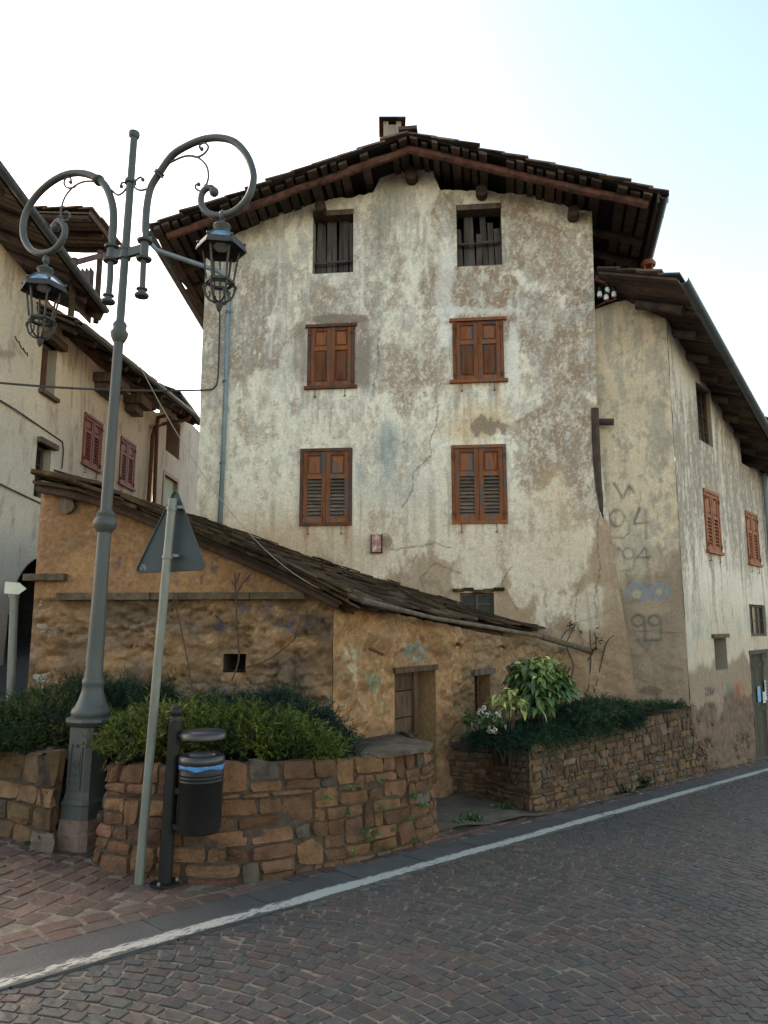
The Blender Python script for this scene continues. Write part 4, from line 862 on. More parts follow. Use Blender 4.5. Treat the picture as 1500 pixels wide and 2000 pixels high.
def l_paint(u, z, X, Y):
    x, y = project(X, Y, z); o = u*0; w1 = fbm(u, z, o, 1.6, 4, 101); w2 = fbm(u, z*1.5, o, 5, 4, 102); w3 = fbm(u, z, o, 20, 4, 103, .7); w4 = fbm(u, z, o, 2.4, 4, 104)
    c = np.tile(np.array((.3, .16, .076)), (len(u), 1))*(.72+.35*w1+.2*w3)[:, None]
    lo = sst(zb_-z, -.01, .01); c = mixm(c, (.22, .135, .068), .8*lo*(.4+.9*w2)); c = mixm(c, (.4, .28, .15), .55*sst(w3, .58, .7)); c = mixm(c, (.09, .065, .045), .55*sst(w2*.6+w3*.4, .56, .68)*(.4+.6*lo))
    c = mixm(c, (.42, .24, .1), .5*(1-lo)*sst(w4, .45, .7))
    c = mixm(c, (.13, .1, .08), .5*sst(w1*.5+w4*.5, .52, .62)*lo); wf, cid = rubble(u, z, 7); c = c*(1+(.7*(cid-.5))[:, None]*lo[:, None])
    ink = (.075, .075, .1)
    for cx, cy, rx, ry in ((470, 1190, 22, 14), (525, 1200, 14, 22), (555, 1215, 30, 12), (430, 1215, 16, 16), (590, 1225, 30, 14), (610, 1210, 20, 10), (232, 1100, 8, 18), (330, 1110, 12, 10), (420, 1105, 8, 14), (395, 1130, 6, 18), (350, 1140, 10, 8)):
        c = mixm(c, ink, .75*blob(x, y, cx, cy, rx, ry, w2, .5, 1.1)*sst(w3, .42, .56))
    for pts in ([(440, 1180), (455, 1200), (450, 1225)], [(500, 1195), (520, 1180), (530, 1200), (510, 1215)], [(560, 1190), (600, 1210), (625, 1225)], [(340, 1115), (345, 1135)], [(480, 1120), (484, 1145)]): c = stroke(x, y, c, pts, ink, 2.6, .55, w3)
    return np.clip(c, .015, .7)
h1 = opx(LW, 436, 1277, 480, 1311, .3); h2 = opx(LW, 168, 1280, 180, 1312, .2)
gridwall('front_wall', LW, uLs, 0, -.4, lz.max()+.05, .02, [h1, h2], l_relief, l_paint, shed, mats='earth_plaster', profile=lambda u: np.interp(u, lu, lz)+(fbm(u, u*0, u*0, 8, 3, 8)-.5)*.1, revc=(.07, .05, .03))
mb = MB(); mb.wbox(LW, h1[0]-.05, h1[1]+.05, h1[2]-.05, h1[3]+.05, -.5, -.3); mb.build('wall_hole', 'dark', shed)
rtp = [(655, 1186), (750, 1205), (850, 1226), (950, 1245), (1050, 1262), (1110, 1275)]
ru = np.array([RW.u(*p) for p in rtp]); rz = np.array([RW.z(*p) for p in rtp])+.06
uRe = RW.u(1118, 1300)
def r_relief(u, z):
    o = u*0; g = (fbm(u*1.8, z*2.6, o, 2.2, 5, 111, .6)-.5)*.26+(fbm(u, z*1.3, o, 7, 4, 112, .65)-.5)*.17
    wf, _c2 = rubble(u, z, 9, 4, 7); g = g*.8+(sst(wf, 0, .32)*.05-.025)*sst(fbm(u, z, o, 1.3, 3, 98), .42, .56)
    ud = RW.u(862, 1350); ub = RW.u(898, 1350)
    return (g+.05*np.exp(-((u-ud)/.16)**2)-.04*sst(u-ub, -.02, .05))*sst(u, 0, .06)
def r_paint(u, z, X, Y):
    x, y = project(X, Y, z); o = u*0; w1 = fbm(u, z, o, 1.6, 4, 121); w2 = fbm(u, z, o, 5, 4, 122); w3 = fbm(u, z, o, 20, 4, 123, .7)
    c = np.tile(np.array((.34, .187, .088)), (len(u), 1))*(.72+.35*w1+.2*w3)[:, None]
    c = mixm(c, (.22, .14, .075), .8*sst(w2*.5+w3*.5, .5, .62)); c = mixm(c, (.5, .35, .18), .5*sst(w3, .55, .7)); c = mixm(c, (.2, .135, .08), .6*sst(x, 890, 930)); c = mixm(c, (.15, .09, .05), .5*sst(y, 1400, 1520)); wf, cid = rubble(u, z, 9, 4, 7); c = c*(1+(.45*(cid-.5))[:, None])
    c = mixm(c, (.17, .25, .12), .7*blob(x, y, 725, 1335, 13, 26, w2, .5, 1)*sst(w3, .4, .55)); c = mixm(c, (.5, .5, .35), .5*blob(x, y, 686, 1290, 12, 40, w2, .5, 1)*sst(w3, .45, .6)); c = mixm(c, (.22, .3, .25), .7*blob(x, y, 812, 1275, 22, 18, w2, .5, 1)*sst(w3, .42, .55))
    for pts in ([(797, 1262), (803, 1280), (800, 1290)], [(812, 1260), (822, 1275), (830, 1292)], [(700, 1270), (700, 1310)], [(720, 1315), (728, 1355)], [(738, 1318), (745, 1340)]): c = stroke(x, y, c, pts, (.1, .17, .13), 2.2, .6, w3)
    return np.clip(c, .015, .7)
def ropx2(x0, y0, x1, y1, dep): return (RW.u(x0, (y0+y1)/2), RW.u(x1, (y0+y1)/2), RW.z(x0, y1), RW.z(x0, y0), dep)
do = ropx2(771, 1304, 852, 1560, .42); wi = ropx2(927, 1316, 958, 1398, .32)
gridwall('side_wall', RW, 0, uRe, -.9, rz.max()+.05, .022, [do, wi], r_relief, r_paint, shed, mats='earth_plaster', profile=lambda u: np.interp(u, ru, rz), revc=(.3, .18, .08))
# back-left side of the shed
plainwall('side_wall', LW.p(uLs+.02, 0, -.03), Vector((-3.35, 12.8, 0)), -.2, 3.1, 3.2, .2, 'earth_plaster', shed)
# ledges
mb = MB(); zl0, zl1 = LW.z(360, 1172), LW.z(360, 1160)
u_ = LW.u(120, 1166); ue = LW.u(602, 1166)
while u_ < ue: 
    l = min(random.uniform(.5, 1.0), ue-u_); mb.wbox(LW, u_, u_+l-.008, zl0+random.uniform(-.004, .004), zl1+.01, -.05, .10+random.uniform(-.01, .01)); u_ += l
r = LW.rect(58, 1124, 136, 1135); mb.wbox(LW, r[0], r[1], r[2], r[3]+.01, -.05, .13); mb.build('stone_ledge', 'cap_concrete', shed)
# door in the shed
u0, u1, z0, z1, _ = do; dw = (u1-u0)*.62
mb = MB(); zz = z0+.05; 
while zz < z1-.08: h = random.uniform(.2, .3); mb.wbox(RW, u0, u0+dw, zz, min(zz+h-.012, z1-.06), -.2, -.13+random.uniform(-.008, .008)); zz += h
sd_ = mb.build('plank_door', 'brown_board', shed)
mb = MB(); mb.wbox(RW, u0+dw+.0, u0+dw+.09, z0, z1-.06, -.3, -.09); mb.wbox(RW, u0-.02, u1+.02, z1-.06, z1+.0, -.4, .03); mb.build('door_frame', 'brown_board', sd_)
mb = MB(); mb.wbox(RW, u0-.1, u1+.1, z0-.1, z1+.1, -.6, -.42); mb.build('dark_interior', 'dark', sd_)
u0, u1, z0, z1, _ = wi; mb = MB()
mb.wbox(RW, u0, u0+.05, z0, z1, -.17, -.1); mb.wbox(RW, u0+.05, u0+(u1-u0)*.62, z0, z1, -.2, -.185); mb.wbox(RW, u0+(u1-u0)*.62, u0+(u1-u0)*.72, z0, z1, -.17, -.1)
for k in range(1, 5): q = u0+(u1-u0)*k/8; mb.tube([RW.p(q, z0, -.12), RW.p(q, z1, -.12)], .009, 5)
for k in range(1, 4): q = z0+(z1-z0)*k/4; mb.tube([RW.p(u0, q, -.12), RW.p(u0+(u1-u0)*.65, q, -.12)], .008, 5)
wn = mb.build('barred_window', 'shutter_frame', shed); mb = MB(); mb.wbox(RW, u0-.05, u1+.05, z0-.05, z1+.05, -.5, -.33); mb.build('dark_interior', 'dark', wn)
mb = MB(); mb.wbox(RW, u0-.05, u1+.08, z1-.02, z1+.05, -.3, .04); mb.build('lintel', 'old_board', wn)
# stub pipes and the pole along the eave
for (xa, ya, xb, yb, rr) in ((720, 1265, 749, 1279, .017), (889, 1256, 900, 1260, .022), (980, 1262, 988, 1265, .02)):
    mb = MB(); mb.tube([RW.px(xa, ya, .02), RW.px(xb, yb, .14)], rr, 8); mb.build('pipe_stub', 'rust', shed)
EP = RW.off(.33)
pole = thing('gutter_pole', EP.px(900, 1235), 'long thin pole under the eave of the shed, white-painted towards its red end', 'pole')
mb = MB(); mb.tube([EP.px(706, 1172), EP.px(760, 1186), EP.px(850, 1208), EP.px(960, 1226), EP.px(1060, 1244)], [.035, .028, .022, .026, .03], 8, jit=.15); mb.build('pole_shaft', 'old_board', pole)
mb = MB(); mb.tube([EP.px(1058, 1244), EP.px(1150, 1270), EP.px(1178, 1279)], [.04, .045, .045], 10); mb.build('painted_section', 'cap_concrete', pole)
mb = MB(); mb.tube([EP.px(1176, 1278), EP.px(1193, 1284)], [.048, .05], 10); mb.build('red_end', 'rust', pole)
# ================================================================== STONE PLANTERS
def stonewall(name, line, parent, batter=.05, ch=(.08, .19), cw=(.14, .42), base=(.145, .073, .036), seed=3, th=.25, out=.03, mortar_c=(.1, .075, .05)):
    """line: list of (X, Y, z_bottom, z_top), walked so that the outside is on the right-hand side"""
    rd = random.Random(seed); nr = np.random.default_rng(seed)
    P_ = [np.array(p, float) for p in line]; L_ = [0]
    for a, b_ in zip(P_[:-1], P_[1:]): L_.append(L_[-1]+np.hypot(*(b_-a)[:2]))
    tot = L_[-1]; Hm = np.mean([p[3]-p[2] for p in P_]); la = np.array(L_); pa = np.array(P_)
    def surf(u, v, out_):
        x = np.interp(u, la, pa[:, 0]); y = np.interp(u, la, pa[:, 1]); zb = np.interp(u, la, pa[:, 2]); zt = np.interp(u, la, pa[:, 3]); e = .06
        tx = np.interp(u+e, la, pa[:, 0])-np.interp(u-e, la, pa[:, 0]); ty = np.interp(u+e, la, pa[:, 1])-np.interp(u-e, la, pa[:, 1]); l = np.hypot(tx, ty)+1e-9
        nx, ny = ty/l, -tx/l; f = v/Hm; o_ = out_-batter*f
        return np.stack([x+nx*o_, y+ny*o_, zb+(zt-zb)*f], -1)
    V = []; F = []; C = []; n0 = 0
    g = np.array([-1, -.9, -.35, .35, .9, 1]); A, B = np.meshgrid(g, g); A = A.ravel(); B = B.ravel()
    ii = np.arange(36).reshape(6, 6); f36 = np.stack([ii[:-1, :-1], ii[:-1, 1:], ii[1:, 1:], ii[1:, :-1]], -1).reshape(-1, 4)
    courses = []; v = -.02
    while v < Hm-.03: h = rd.uniform(*ch); h = min(h, Hm-v) if Hm-v-h > .05 else Hm-v; courses.append((v, v+h)); v += h
    busy = [[] for _ in courses]
    for ci, (va, vb) in enumerate(courses):
        u = 0
        while u < tot-.03:
            hit = [q for q in busy[ci] if q[0] <= u+1e-6 < q[1]]
            if hit: u = hit[0][1]; continue
            nxt = min([q[0] for q in busy[ci] if q[0] > u] + [tot]); l = rd.uniform(*cw)*(1.25 if vb-va > .15 else 1); 
            if nxt-u-l < .1: l = nxt-u
            l = min(l, nxt-u, .6) ; top = vb
            if ci+1 < len(courses) and rd.random() < .2 and l < .32 and not any(q[0] < u+l and q[1] > u for q in busy[ci+1]): busy[ci+1].append((u, u+l)); top = courses[ci+1][1]
            gp_ = rd.uniform(.001, .006); hu, hv = l/2-gp_, (top-va)/2-gp_*.8; cu, cv = u+l/2, (va+top)/2; u += l
            if hu < .02 or hv < .015: continue
            k = 1-.10*(np.abs(A)*np.abs(B))**3
            wob = nr.normal(0, .08, (4,)); du = hu*(A*k)+hv*.35*(wob[0]*B+wob[1]*A*B); dv = hv*(B*k)+hv*(wob[2]*A*.9+wob[3]*A*B)
            du = du+(vnoise(np.stack([A*1.7+cu*9, B*1.7, B*0+ci], 1), seed)-.5)*.028; dv = dv+(vnoise(np.stack([A*1.7+cu*7, B*1.7, B*0+ci+50], 1), seed)-.5)*.022
            edge = np.maximum(np.abs(A), np.abs(B)); prot = rd.uniform(.2, 1)*out
            dep = np.where(edge > .95, -.035, np.where(edge > .7, prot*.72, prot))+(vnoise(np.stack([A*1.3+cu*5, B*1.3+3, B*0+ci], 1), seed+2)-.5)*.035*(edge < .95)
            V.append(surf(cu+du, np.clip(cv+dv, -.05, Hm+.03), dep)); F.append(f36+n0); n0 += 36
            col = np.array(base)*nr.uniform(.6, 1.25)*np.array([1, nr.uniform(.93, 1.06), nr.uniform(.85, 1.12)]); 
            if rd.random() < .15: col = np.array((.1, .075, .052))*nr.uniform(.7, 1.2)
            C.append(np.tile(col, (36, 1)))
    nS = len(V); V = np.concatenate(V); F = np.concatenate(F); C = np.concatenate(C)
    o = npmesh(name, V, F, C, 'stone', parent, smooth=False)
    # mortar bed and inner face
    us = np.arange(0, tot+.08, .08); vs = np.linspace(-.08, Hm-.015, 10); A, B = np.meshgrid(us, vs); nz = (fbm(A.ravel(), B.ravel(), A.ravel()*0, 9, 3, seed)-.5)*.02
    m1 = surf(A.ravel(), B.ravel(), -.004+nz); top = surf(us, us*0+Hm-.015, us*0-th); bot = surf(us, us*0-.08, us*0-th)
    nu = len(us); i = np.arange(nu*10).reshape(10, nu); F = np.stack([i[:-1, :-1], i[:-1, 1:], i[1:, 1:], i[1:, :-1]], -1).reshape(-1, 4)
    b0 = nu*10; t_ = np.arange(nu-1); Ft = np.stack([i[-1, :-1], i[-1, 1:], b0+t_+1, b0+t_], -1); Fb = np.stack([b0+t_, b0+t_+1, b0+nu+t_+1, b0+nu+t_], -1)
    npmesh('mortar_bed', np.concatenate([m1, top, bot]), np.concatenate([F, Ft, Fb]), np.full((nu*12, 3), .2), 'mortar', parent)
    return surf, tot, Hm
def pl_pt(x, yb, yt, dz=0):
    X, Y, Z = gp(x, yb); z = float(G(X, Y)); a, b_ = ray(x, yt); return (X, Y, z-.03, EYE+(Y+.04)*b_+dz)
lamp_c = Vector((-2.24, 5.78, 0))
planL = thing('stone_planter', (-1, 5.6, -.1), 'rough brown stone planter wall behind the black litter bin, rounding below the bright green juniper', 'planter')
lineB = [(-1.93, 6.15, -.03, .62)]+[pl_pt(*p) for p in ((180, 1688, 1494), (230, 1704, 1494), (320, 1722, 1492), (410, 1727, 1490), (490, 1722, 1487), (570, 1708, 1484), (700, 1680, 1479), (800, 1654, 1471), (842, 1643, 1466))]
lineB += [(.47, 6.9, -.3, lineB[-1][3]), (.47, 7.2, -.35, lineB[-1][3]), (.3, 8.2, -.4, lineB[-1][3]-.02)]
sB = stonewall('stone_wall', lineB, planL, seed=5, batter=.08, ch=(.036, .105), cw=(.09, .38), th=.05)
planA = thing('stone_planter', (-3, 6, 0), 'bulging stone planter wall left of the lamp post, with large rounded blocks under dark shrubs', 'planter')
lineA = [pl_pt(*p) for p in ((-260, 1560, 1462), (-120, 1592, 1462), (0, 1628, 1466), (60, 1652, 1468), (98, 1664, 1470))]; lineA += [(-2.45, 5.95, -.05, lineA[-1][3]), (-2.5, 6.3, -.05, .62), (-1.9, 6.25, -.05, .62)]
sA = stonewall('stone_wall', lineA, planA, seed=9, batter=.1, ch=(.1, .22), cw=(.16, .4), base=(.15, .086, .042), out=.06, th=.05)
stonewall('stone_footing', stonewall_later, sideh, seed=31, batter=.0, ch=(.05, .15), cw=(.09, .28), base=(.12, .078, .047), out=.02, th=.03)
planR = thing('stone_planter', (3, 10, -.5), 'long straight stone planter wall beside the road, below the aucuba and ground-cover juniper', 'planter')
cr = gp(1040, 1590)
_q = RW.px(866, 1480, -.03); lineR = [(_q.x, _q.y, float(G(_q.x, _q.y))-.03, EYE+_q.y*ray(866, 1450)[1])]
lineR += [pl_pt(950, 1562, 1456), pl_pt(1037, 1589, 1457)]
for f in (.02, .2, .4, .6, .8, 1.0):
    s_ = 7.27+(12.58-7.27)*f; X, Y = XY(s_, 4.07); z = float(G(X, Y)); x_, y_ = project(X, Y, z); yt = np.interp(x_, [1037, 1140, 1240, 1365], [1456, 1434, 1411, 1379]); a, b_ = ray(x_, yt); lineR.append((X, Y, z-.03, EYE+(Y+.04)*b_))
X, Y = XY(13.3, 4.09); lineR.append((X, Y, float(G(X, Y))-.03, lineR[-1][3]-.5))
sR = stonewall('stone_wall', lineR, planR, seed=12, batter=.06, ch=(.032, .1), cw=(.08, .3), th=.05, base=(.122, .07, .037), out=.035)
def atz(x, y, z): a, b_ = ray(x, y); Y = (z-EYE)/b_; return Vector((a*Y, Y, z))
zc = lineB[-5][3]
mb = MB(); pts_ = [(655, 1492), (700, 1486), (770, 1478), (838, 1468), (846, 1457), (800, 1448), (770, 1439), (725, 1446), (690, 1462), (650, 1480)]
c0 = sum([atz(x, y, zc) for x, y in pts_], Vector())/len(pts_); vs = [atz(x, y, zc+.005) for x, y in pts_]; vs2 = [v+Vector((0, 0, .03)) for v in vs]; k = len(vs)
mb.add(vs+vs2+[c0+Vector((0, 0, .045))], [(i, (i+1) % k, k+(i+1) % k, k+i) for i in range(k)]+[(k+i, k+(i+1) % k, 2*k) for i in range(k)])
mb.build('concrete_cap', 'cap_concrete', planL, smooth=True)
def soilpatch(name, front, back, parent, dz=-.05, m_='soil'):
    f, b_ = interp_line(front), interp_line(back); V = []; nu, nv = 34, 12
    for j in range(nv+1):
        for i in range(nu+1):
            p = f(i/nu).lerp(b_(i/nu), j/nv); V.append((p.x, p.y, p.z+dz+random.uniform(-.012, .012)+.02*math.sin(p.x*5)*math.sin(p.y*4)))
    F = [(j*(nu+1)+i, j*(nu+1)+i+1, (j+1)*(nu+1)+i+1, (j+1)*(nu+1)+i) for j in range(nv) for i in range(nu)]
    npmesh(name, np.array(V), np.array(F), np.full((len(V), 3), .1), m_, parent)
tB = [Vector((p[0], p[1]+.1, p[3])) for p in lineB[1:11]]; soilpatch('soil', tB, [Vector((-2.3, 7.3, .7)), Vector((-.5, 7.25, .52)), Vector((.3, 8.4, .45))], planL)
tA_ = [Vector((p[0], p[1]+.1, p[3])) for p in lineA[:5]]+[Vector((-1.9, 6.3, .65))]; soilpatch('soil', tA_, [Vector((-6, 7.6, .8)), Vector((-3.6, 7.5, .75)), Vector((-2, 7.3, .7))], planA)
tR = [Vector((p[0]-.05, p[1]+.1, p[3])) for p in lineR[:8]]+[Vector((4.85, 12.2, lineR[-2][3]))]; soilpatch('soil', tR, [Vector((.95, 9.5, .0)), Vector((2.8, 12.4, .1)), Vector((4.9, 12.35, .2))], planR)
soilpatch('gravel_top', [Vector((p[0]-.02, p[1]+.02, p[3])) for p in lineR[6:9]]+[Vector((4.9, 12.1, lineR[-2][3]))], [Vector((3.4, 11.8, .28)), Vector((4.8, 12.35, .3))], planR, dz=-.02, m_='cap_concrete')
# ================================================================== LEFT ROW OF HOUSES
BW = Wall((-6.3, 12), (.012, 1)); 
def b_relief(u, z): return (fbm(u*.6, z, u*0, 1.2, 3, 131)-.5)*.08
def b_paint_f(base, seed):
    def f(u, z, X, Y):
        x, y = project(X, Y, z); o = u*0; w1 = fbm(u, z, o, .9, 4, seed); w2 = fbm(u*1.5, z*.6, o, 3, 5, seed+1, .6); w3 = fbm(u*4, z*.5, o, 3, 4, seed+2, .65); wp = fbm(u, z, o, 2, 4, seed+3)
        c = np.tile(np.array(base), (len(u), 1))*(.78+.4*w1)[:, None]; c = mixm(c, (.5, .48, .41), .6*sst(y, 760, 900)); c = mixm(c, (.25, .19, .14), .75*sst(w2*.5+w3*.5, .53, .62)*(.4+.6*w1)); c = mixm(c, (.62, .57, .48), .5*sst(w3, .56, .66))
        c = mixm(c, (.28, .2, .15), .7*sst(y, 1130, 1180)*(.5+w1)); c = mixm(c, (.35, .25, .19), .8*blob(x, y, 10, 692, 22, 7, wp, .4, .8)); c = mixm(c, (.2, .16, .13), .5*sst(fbm(u*9, z*.5, o, 1.4, 4, seed+7), .58, .7)*(y < 800)*(x > 90))
        return np.clip(c, .02, .75)
    return f
uA, uB2 = BW.u(146, 700), BW.u(304, 850)
b1p = [(-200, 250), (0, 474), (48, 528), (99, 594), (146, 645)]; b1u = [BW.u(*p) for p in b1p]; b1z = [BW.z(*p) for p in b1p]
tall = thing('left_tall_house', (-6.3, 12.5, .7), 'tall cream house at the left edge with a dark archway and long metal gutter', 'house')
aY0, aY1 = BW.u(10, 1250), BW.u(10, 1250)+2.5; aR_ = (aY1-aY0)/2; aC = (aY0+aY1)/2; aS = BW.z(20, 1190)-.25
def archhole(u, z): return (np.abs(u-aC) < aR_) & (z < aS+np.sqrt(np.maximum(aR_**2-(u-aC)**2, 0)))
wA1 = (BW.u(80, 715), BW.u(110, 715), BW.z(80, 762), BW.z(80, 658), .22); wA2 = (BW.u(69, 915), BW.u(98, 915), BW.z(69, 970), BW.z(69, 862), .22)
gridwall('wall', BW, -4, uA, -.2, max(b1z), .05, [wA1, wA2], b_relief, b_paint_f((.68, .56, .41), 141), tall, profile=lambda u: np.interp(u, b1u, b1z), hole=archhole, revc=(.36, .3, .22))
mb = MB(); k = 20; pr = [(aC-aR_, -.3)]+[(aC-aR_*math.cos(math.pi*i/k), aS+aR_*math.sin(math.pi*i/k)) for i in range(k+1)]+[(aC+aR_, -.3)]
vs = [BW.p(u, z, .015) for u, z in pr]+[BW.p(u, z, -3.0) for u, z in pr]; m_ = len(pr); mb.add(vs, [(i, i+1, m_+i+1, m_+i) for i in range(m_-1)]+[tuple(range(m_, 2*m_))]); mb.build('archway', 'dark_stone', tall)
mb = MB(); r = wA1; mb.wbox(BW, r[0]+.02, r[1]-.02, r[2]+.02, r[3]-.02, -.2, -.17); fr = mb.build('window', 'grey_board', tall)
mb = MB(); mb.wbox(BW, r[0]-.05, r[1]+.1, r[3], r[3]+.14, -.1, .16); mb.build('window_hood', 'old_board', fr); mb = MB(); mb.wbox(BW, r[0]-.05, r[1]+.05, r[2]-.07, r[2], -.1, .1); mb.build('sill', 'old_board', fr)
mb = MB(); mb.wbox(BW, r[1]-.28, r[1]-.1, r[2]+.05, r[3]-.1, -.165, -.13); mb.wbox(BW, r[0], r[0]+.07, r[2], r[3], -.16, -.02); mb.build('shutter_leaf', 'rust', fr)
pane_window(tall, BW, wA2, 3, 2, 'cap_concrete', -.15, .06); mb = MB(); mb.wbox(BW, wA2[0]-.05, wA2[1]+.1, wA2[3], wA2[3]+.1, -.1, .1); mb.build('window_hood', 'old_board', tall)
mb = MB(); q = BW.px(38, 682, .03)
for dx_, dz_ in ((-.18, .06), (-.02, .0), (.12, -.03)): mb.tube([q+Vector((0, dx_, dz_+.1)), q+Vector((.05, dx_, dz_)), q+Vector((.06, dx_+.06, dz_-.02)), q+Vector((.03, dx_+.09, dz_+.05))], .012, 6)
mb.build('iron_hook', 'rust', tall)
def eave_roof(parent, W, off, p0, p1, back, rise, name='roof', raf=10, ext0=0, gut='gutter_metal', tilem='tile'):
    E_ = W.off(off); a, b_ = E_.px(*p0), E_.px(*p1); d = (b_-a).normalized(); a = a-d*ext0
    up = Vector((-W.n[0]*back, -W.n[1]*back, rise)); Pf = bil(a+up, a, b_, b_+up); ln = (b_-a).length
    mb = MB(); slab_roof(mb, Pf, up.length, ln, .4, .3, .5, .03, f0=0); rf = mb.build(name, tilem, parent)
    mb = MB(); n_ = int(ln/.16)
    for i in range(n_):
        t0, t1 = i/n_, (i+.86)/n_; z0, z1 = Vector((0, 0, -.05-random.uniform(0, .015))), Vector((0, 0, -.02)); q = [Pf(.4, t0), Pf(.99, t0), Pf(.99, t1), Pf(.4, t1)]; mb.hexa([v+z0 for v in q]+[v+z1 for v in q])
    mb.build('roof_boards', 'roof_wood', parent)
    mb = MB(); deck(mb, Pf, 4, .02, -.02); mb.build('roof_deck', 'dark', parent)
    for i in range(raf): mb = MB(); t_ = (i+.3)/raf; log(mb, Pf(.35, t_)+Vector((0, 0, -.13)), Pf(.97, t_)+Vector((0, 0, -.13)), .075, k=4); mb.build('rafter', 'roof_wood', parent)
    mb = MB(); gutter(mb, a+Vector((.07, 0, -.0)), b_+Vector((.07, 0, -.0)), .075); mb.build('gutter', gut, parent); return Pf
P1 = eave_roof(tall, BW, .8, (0, 338), (200, 606), 3.6, 1.5, raf=9, ext0=3)
mb = MB(); mb.beam(P1(.3, 1)+Vector((0, 0, -.12)), P1(1, 1)+Vector((0, 0, -.12)), .06, .2); mb.build('verge_rafter', 'roof_wood', tall)
# roof terrace hut on the tall house
DW = Wall((-5.75, 12), (0, 1)); hut = thing('roof_hut', DW.px(150, 560), 'small open wooden dormer with its own flat roof, standing on top of the left house', 'dormer')
q1, q2 = DW.px(178, 412), DW.px(232, 482); lf = Vector((-2.0, 0, .05)); Ph = bil(q1+lf, q1, q2, q2+lf)
mb = MB(); slab_roof(mb, Ph, 2.0, (q2-q1).length, .35, .3, .5, .03); mb.build('roof', 'tile', hut)
mb = MB(); n_ = 8
for i in range(n_): t0, t1 = i/n_, (i+.8)/n_; q = [Ph(0, t0), Ph(1, t0), Ph(1, t1), Ph(0, t1)]; mb.hexa([v+Vector((0, 0, -.06)) for v in q]+[v+Vector((0, 0, -.03)) for v in q])
mb.build('roof_boards', 'old_board', hut)
for t_ in (.06, .5, .95): mb = MB(); log(mb, Ph(0, t_)+Vector((0, 0, -.12)), Ph(.97, t_)+Vector((0, 0, -.12)), .06, k=4); mb.build('beam', 'roof_wood', hut)
mb = MB(); mb.beam(q1+Vector((-.02, 0, -.04)), q2+Vector((-.02, 0, -.04)), .03, .14); mb.build('eave_board', 'roof_wood', hut)
for (x, y0, y1, dY) in ((196, 490, 640, 0), (146, 505, 640, 0)):
    q = DW.px(x, y0); mb = MB(); mb.tube([q, Vector((q.x, q.y, DW.px(x, y1).z))], .06, 8); mb.build('post', 'roof_wood', hut)
a, b_ = DW.px(120, 520), DW.px(205, 497); mb = MB(); mb.beam(a, b_, .09, .09); mb.build('beam', 'verge_wood', hut)
mb = MB(); a = DW.px(150, 525); b_ = DW.px(190, 522); zz = DW.px(190, 640).z
for i in range(5): p = a.lerp(b_, i/5); q = a.lerp(b_, (i+.93)/5); mb.hexa([Vector((p.x-.05, p.y, zz)), Vector((q.x-.05, q.y, zz)), Vector((q.x-.08, q.y, zz)), Vector((p.x-.08, p.y, zz)), Vector((p.x-.05, p.y, p.z)), Vector((q.x-.05, q.y, p.z)), Vector((q.x-.08, q.y, p.z)), Vector((p.x-.08, p.y, p.z))])
mb.build('board_panel', 'old_board', hut)
# middle house with red shutters
mid = thing('left_middle_house', (-6.3, 17, .9), 'cream house with two brick-red louvred shutters behind the lamp post', 'house')
b2p = [(140, 655), (171, 696), (222, 747), (262, 778), (304, 806)]; b2u = [BW.u(*p) for p in b2p]; b2z = [BW.z(*p) for p in b2p]
rs1 = (BW.u(161, 860), BW.u(197, 870), BW.z(161, 908), BW.z(163, 803), .03); rs2 = (BW.u(233, 900), BW.u(262, 910), BW.z(231, 945), BW.z(236, 851), .03)
gridwall('wall', BW, uA+.002, uB2, -.2, max(b2z)+.05, .05, [rs1, rs2], b_relief, b_paint_f((.7, .6, .46), 151), mid, profile=lambda u: np.interp(u, b2u, b2z))
for r in (rs1, rs2): shutter(mid, BW, *r[:4], leafm='red_paint', framem='red_paint', split=.3, sill=.03, recess=.03)
P2 = eave_roof(mid, BW, .75, (150, 630), (373, 806), 3.0, 1.3, raf=9)
mb = MB(); W_ = BW.off(.12); mb.beam(W_.px(145, 655), W_.px(300, 795), .16, .2); mb.build('wall_plate', 'verge_wood', mid)
for (x0, y0, x1, y1) in ((181, 740, 216, 758), (240, 778, 262, 795)):
    r = BW.rect(x0, y0, x1, y1); mb = MB(); mb.wbox(BW, r[0], r[1], r[2], r[3], -.1, .45); mb.wbox(BW, r[0]+.1, r[1]-.1, r[2]-.18, r[2]-.005, -.1, .28); mb.build('corbel', 'old_board', mid)
mb = MB(); gE = BW.off(.8).px(372, 812); W_ = BW.off(.1)
mb.tube([gE, gE+Vector((-.05, -.05, -.12)), W_.px(315, 829), W_.px(303, 835), W_.px(298, 850), W_.px(290, 980), W_.px(285, 1060)], .05, 10); mb.build('downpipe', 'rust', mid, smooth=True)
pink = thing('far_pink_house', (-6.2, 22, 1.2), 'pinkish house at the far end of the left row with a dark open hatch', 'house')
KW = BW.off(.12); b3p = [(302, 795), (345, 808), (392, 852)]; b3u = [KW.u(*p) for p in b3p]; b3z = [KW.z(*p)+.1 for p in b3p]
o1 = (KW.u(325, 840), KW.u(352, 840), KW.z(325, 880), KW.z(327, 806), .5); o2 = (KW.u(320, 950), KW.u(346, 950), KW.z(320, 995), KW.z(320, 925), .12)
gridwall('wall', KW, KW.u(308, 850), KW.u(400, 850)+4, 0, max(b3z), .08, [o1, o2], b_relief, b_paint_f((.55, .43, .33), 161), pink, profile=lambda u: np.interp(u, b3u, b3z), revc=(.36, .28, .22))
mb = MB(); mb.wbox(KW, o1[0]-.1, o1[1]+.1, o1[2]-.1, o1[3]+.1, -.8, -.5); mb.build('open_hatch', 'dark', pink)
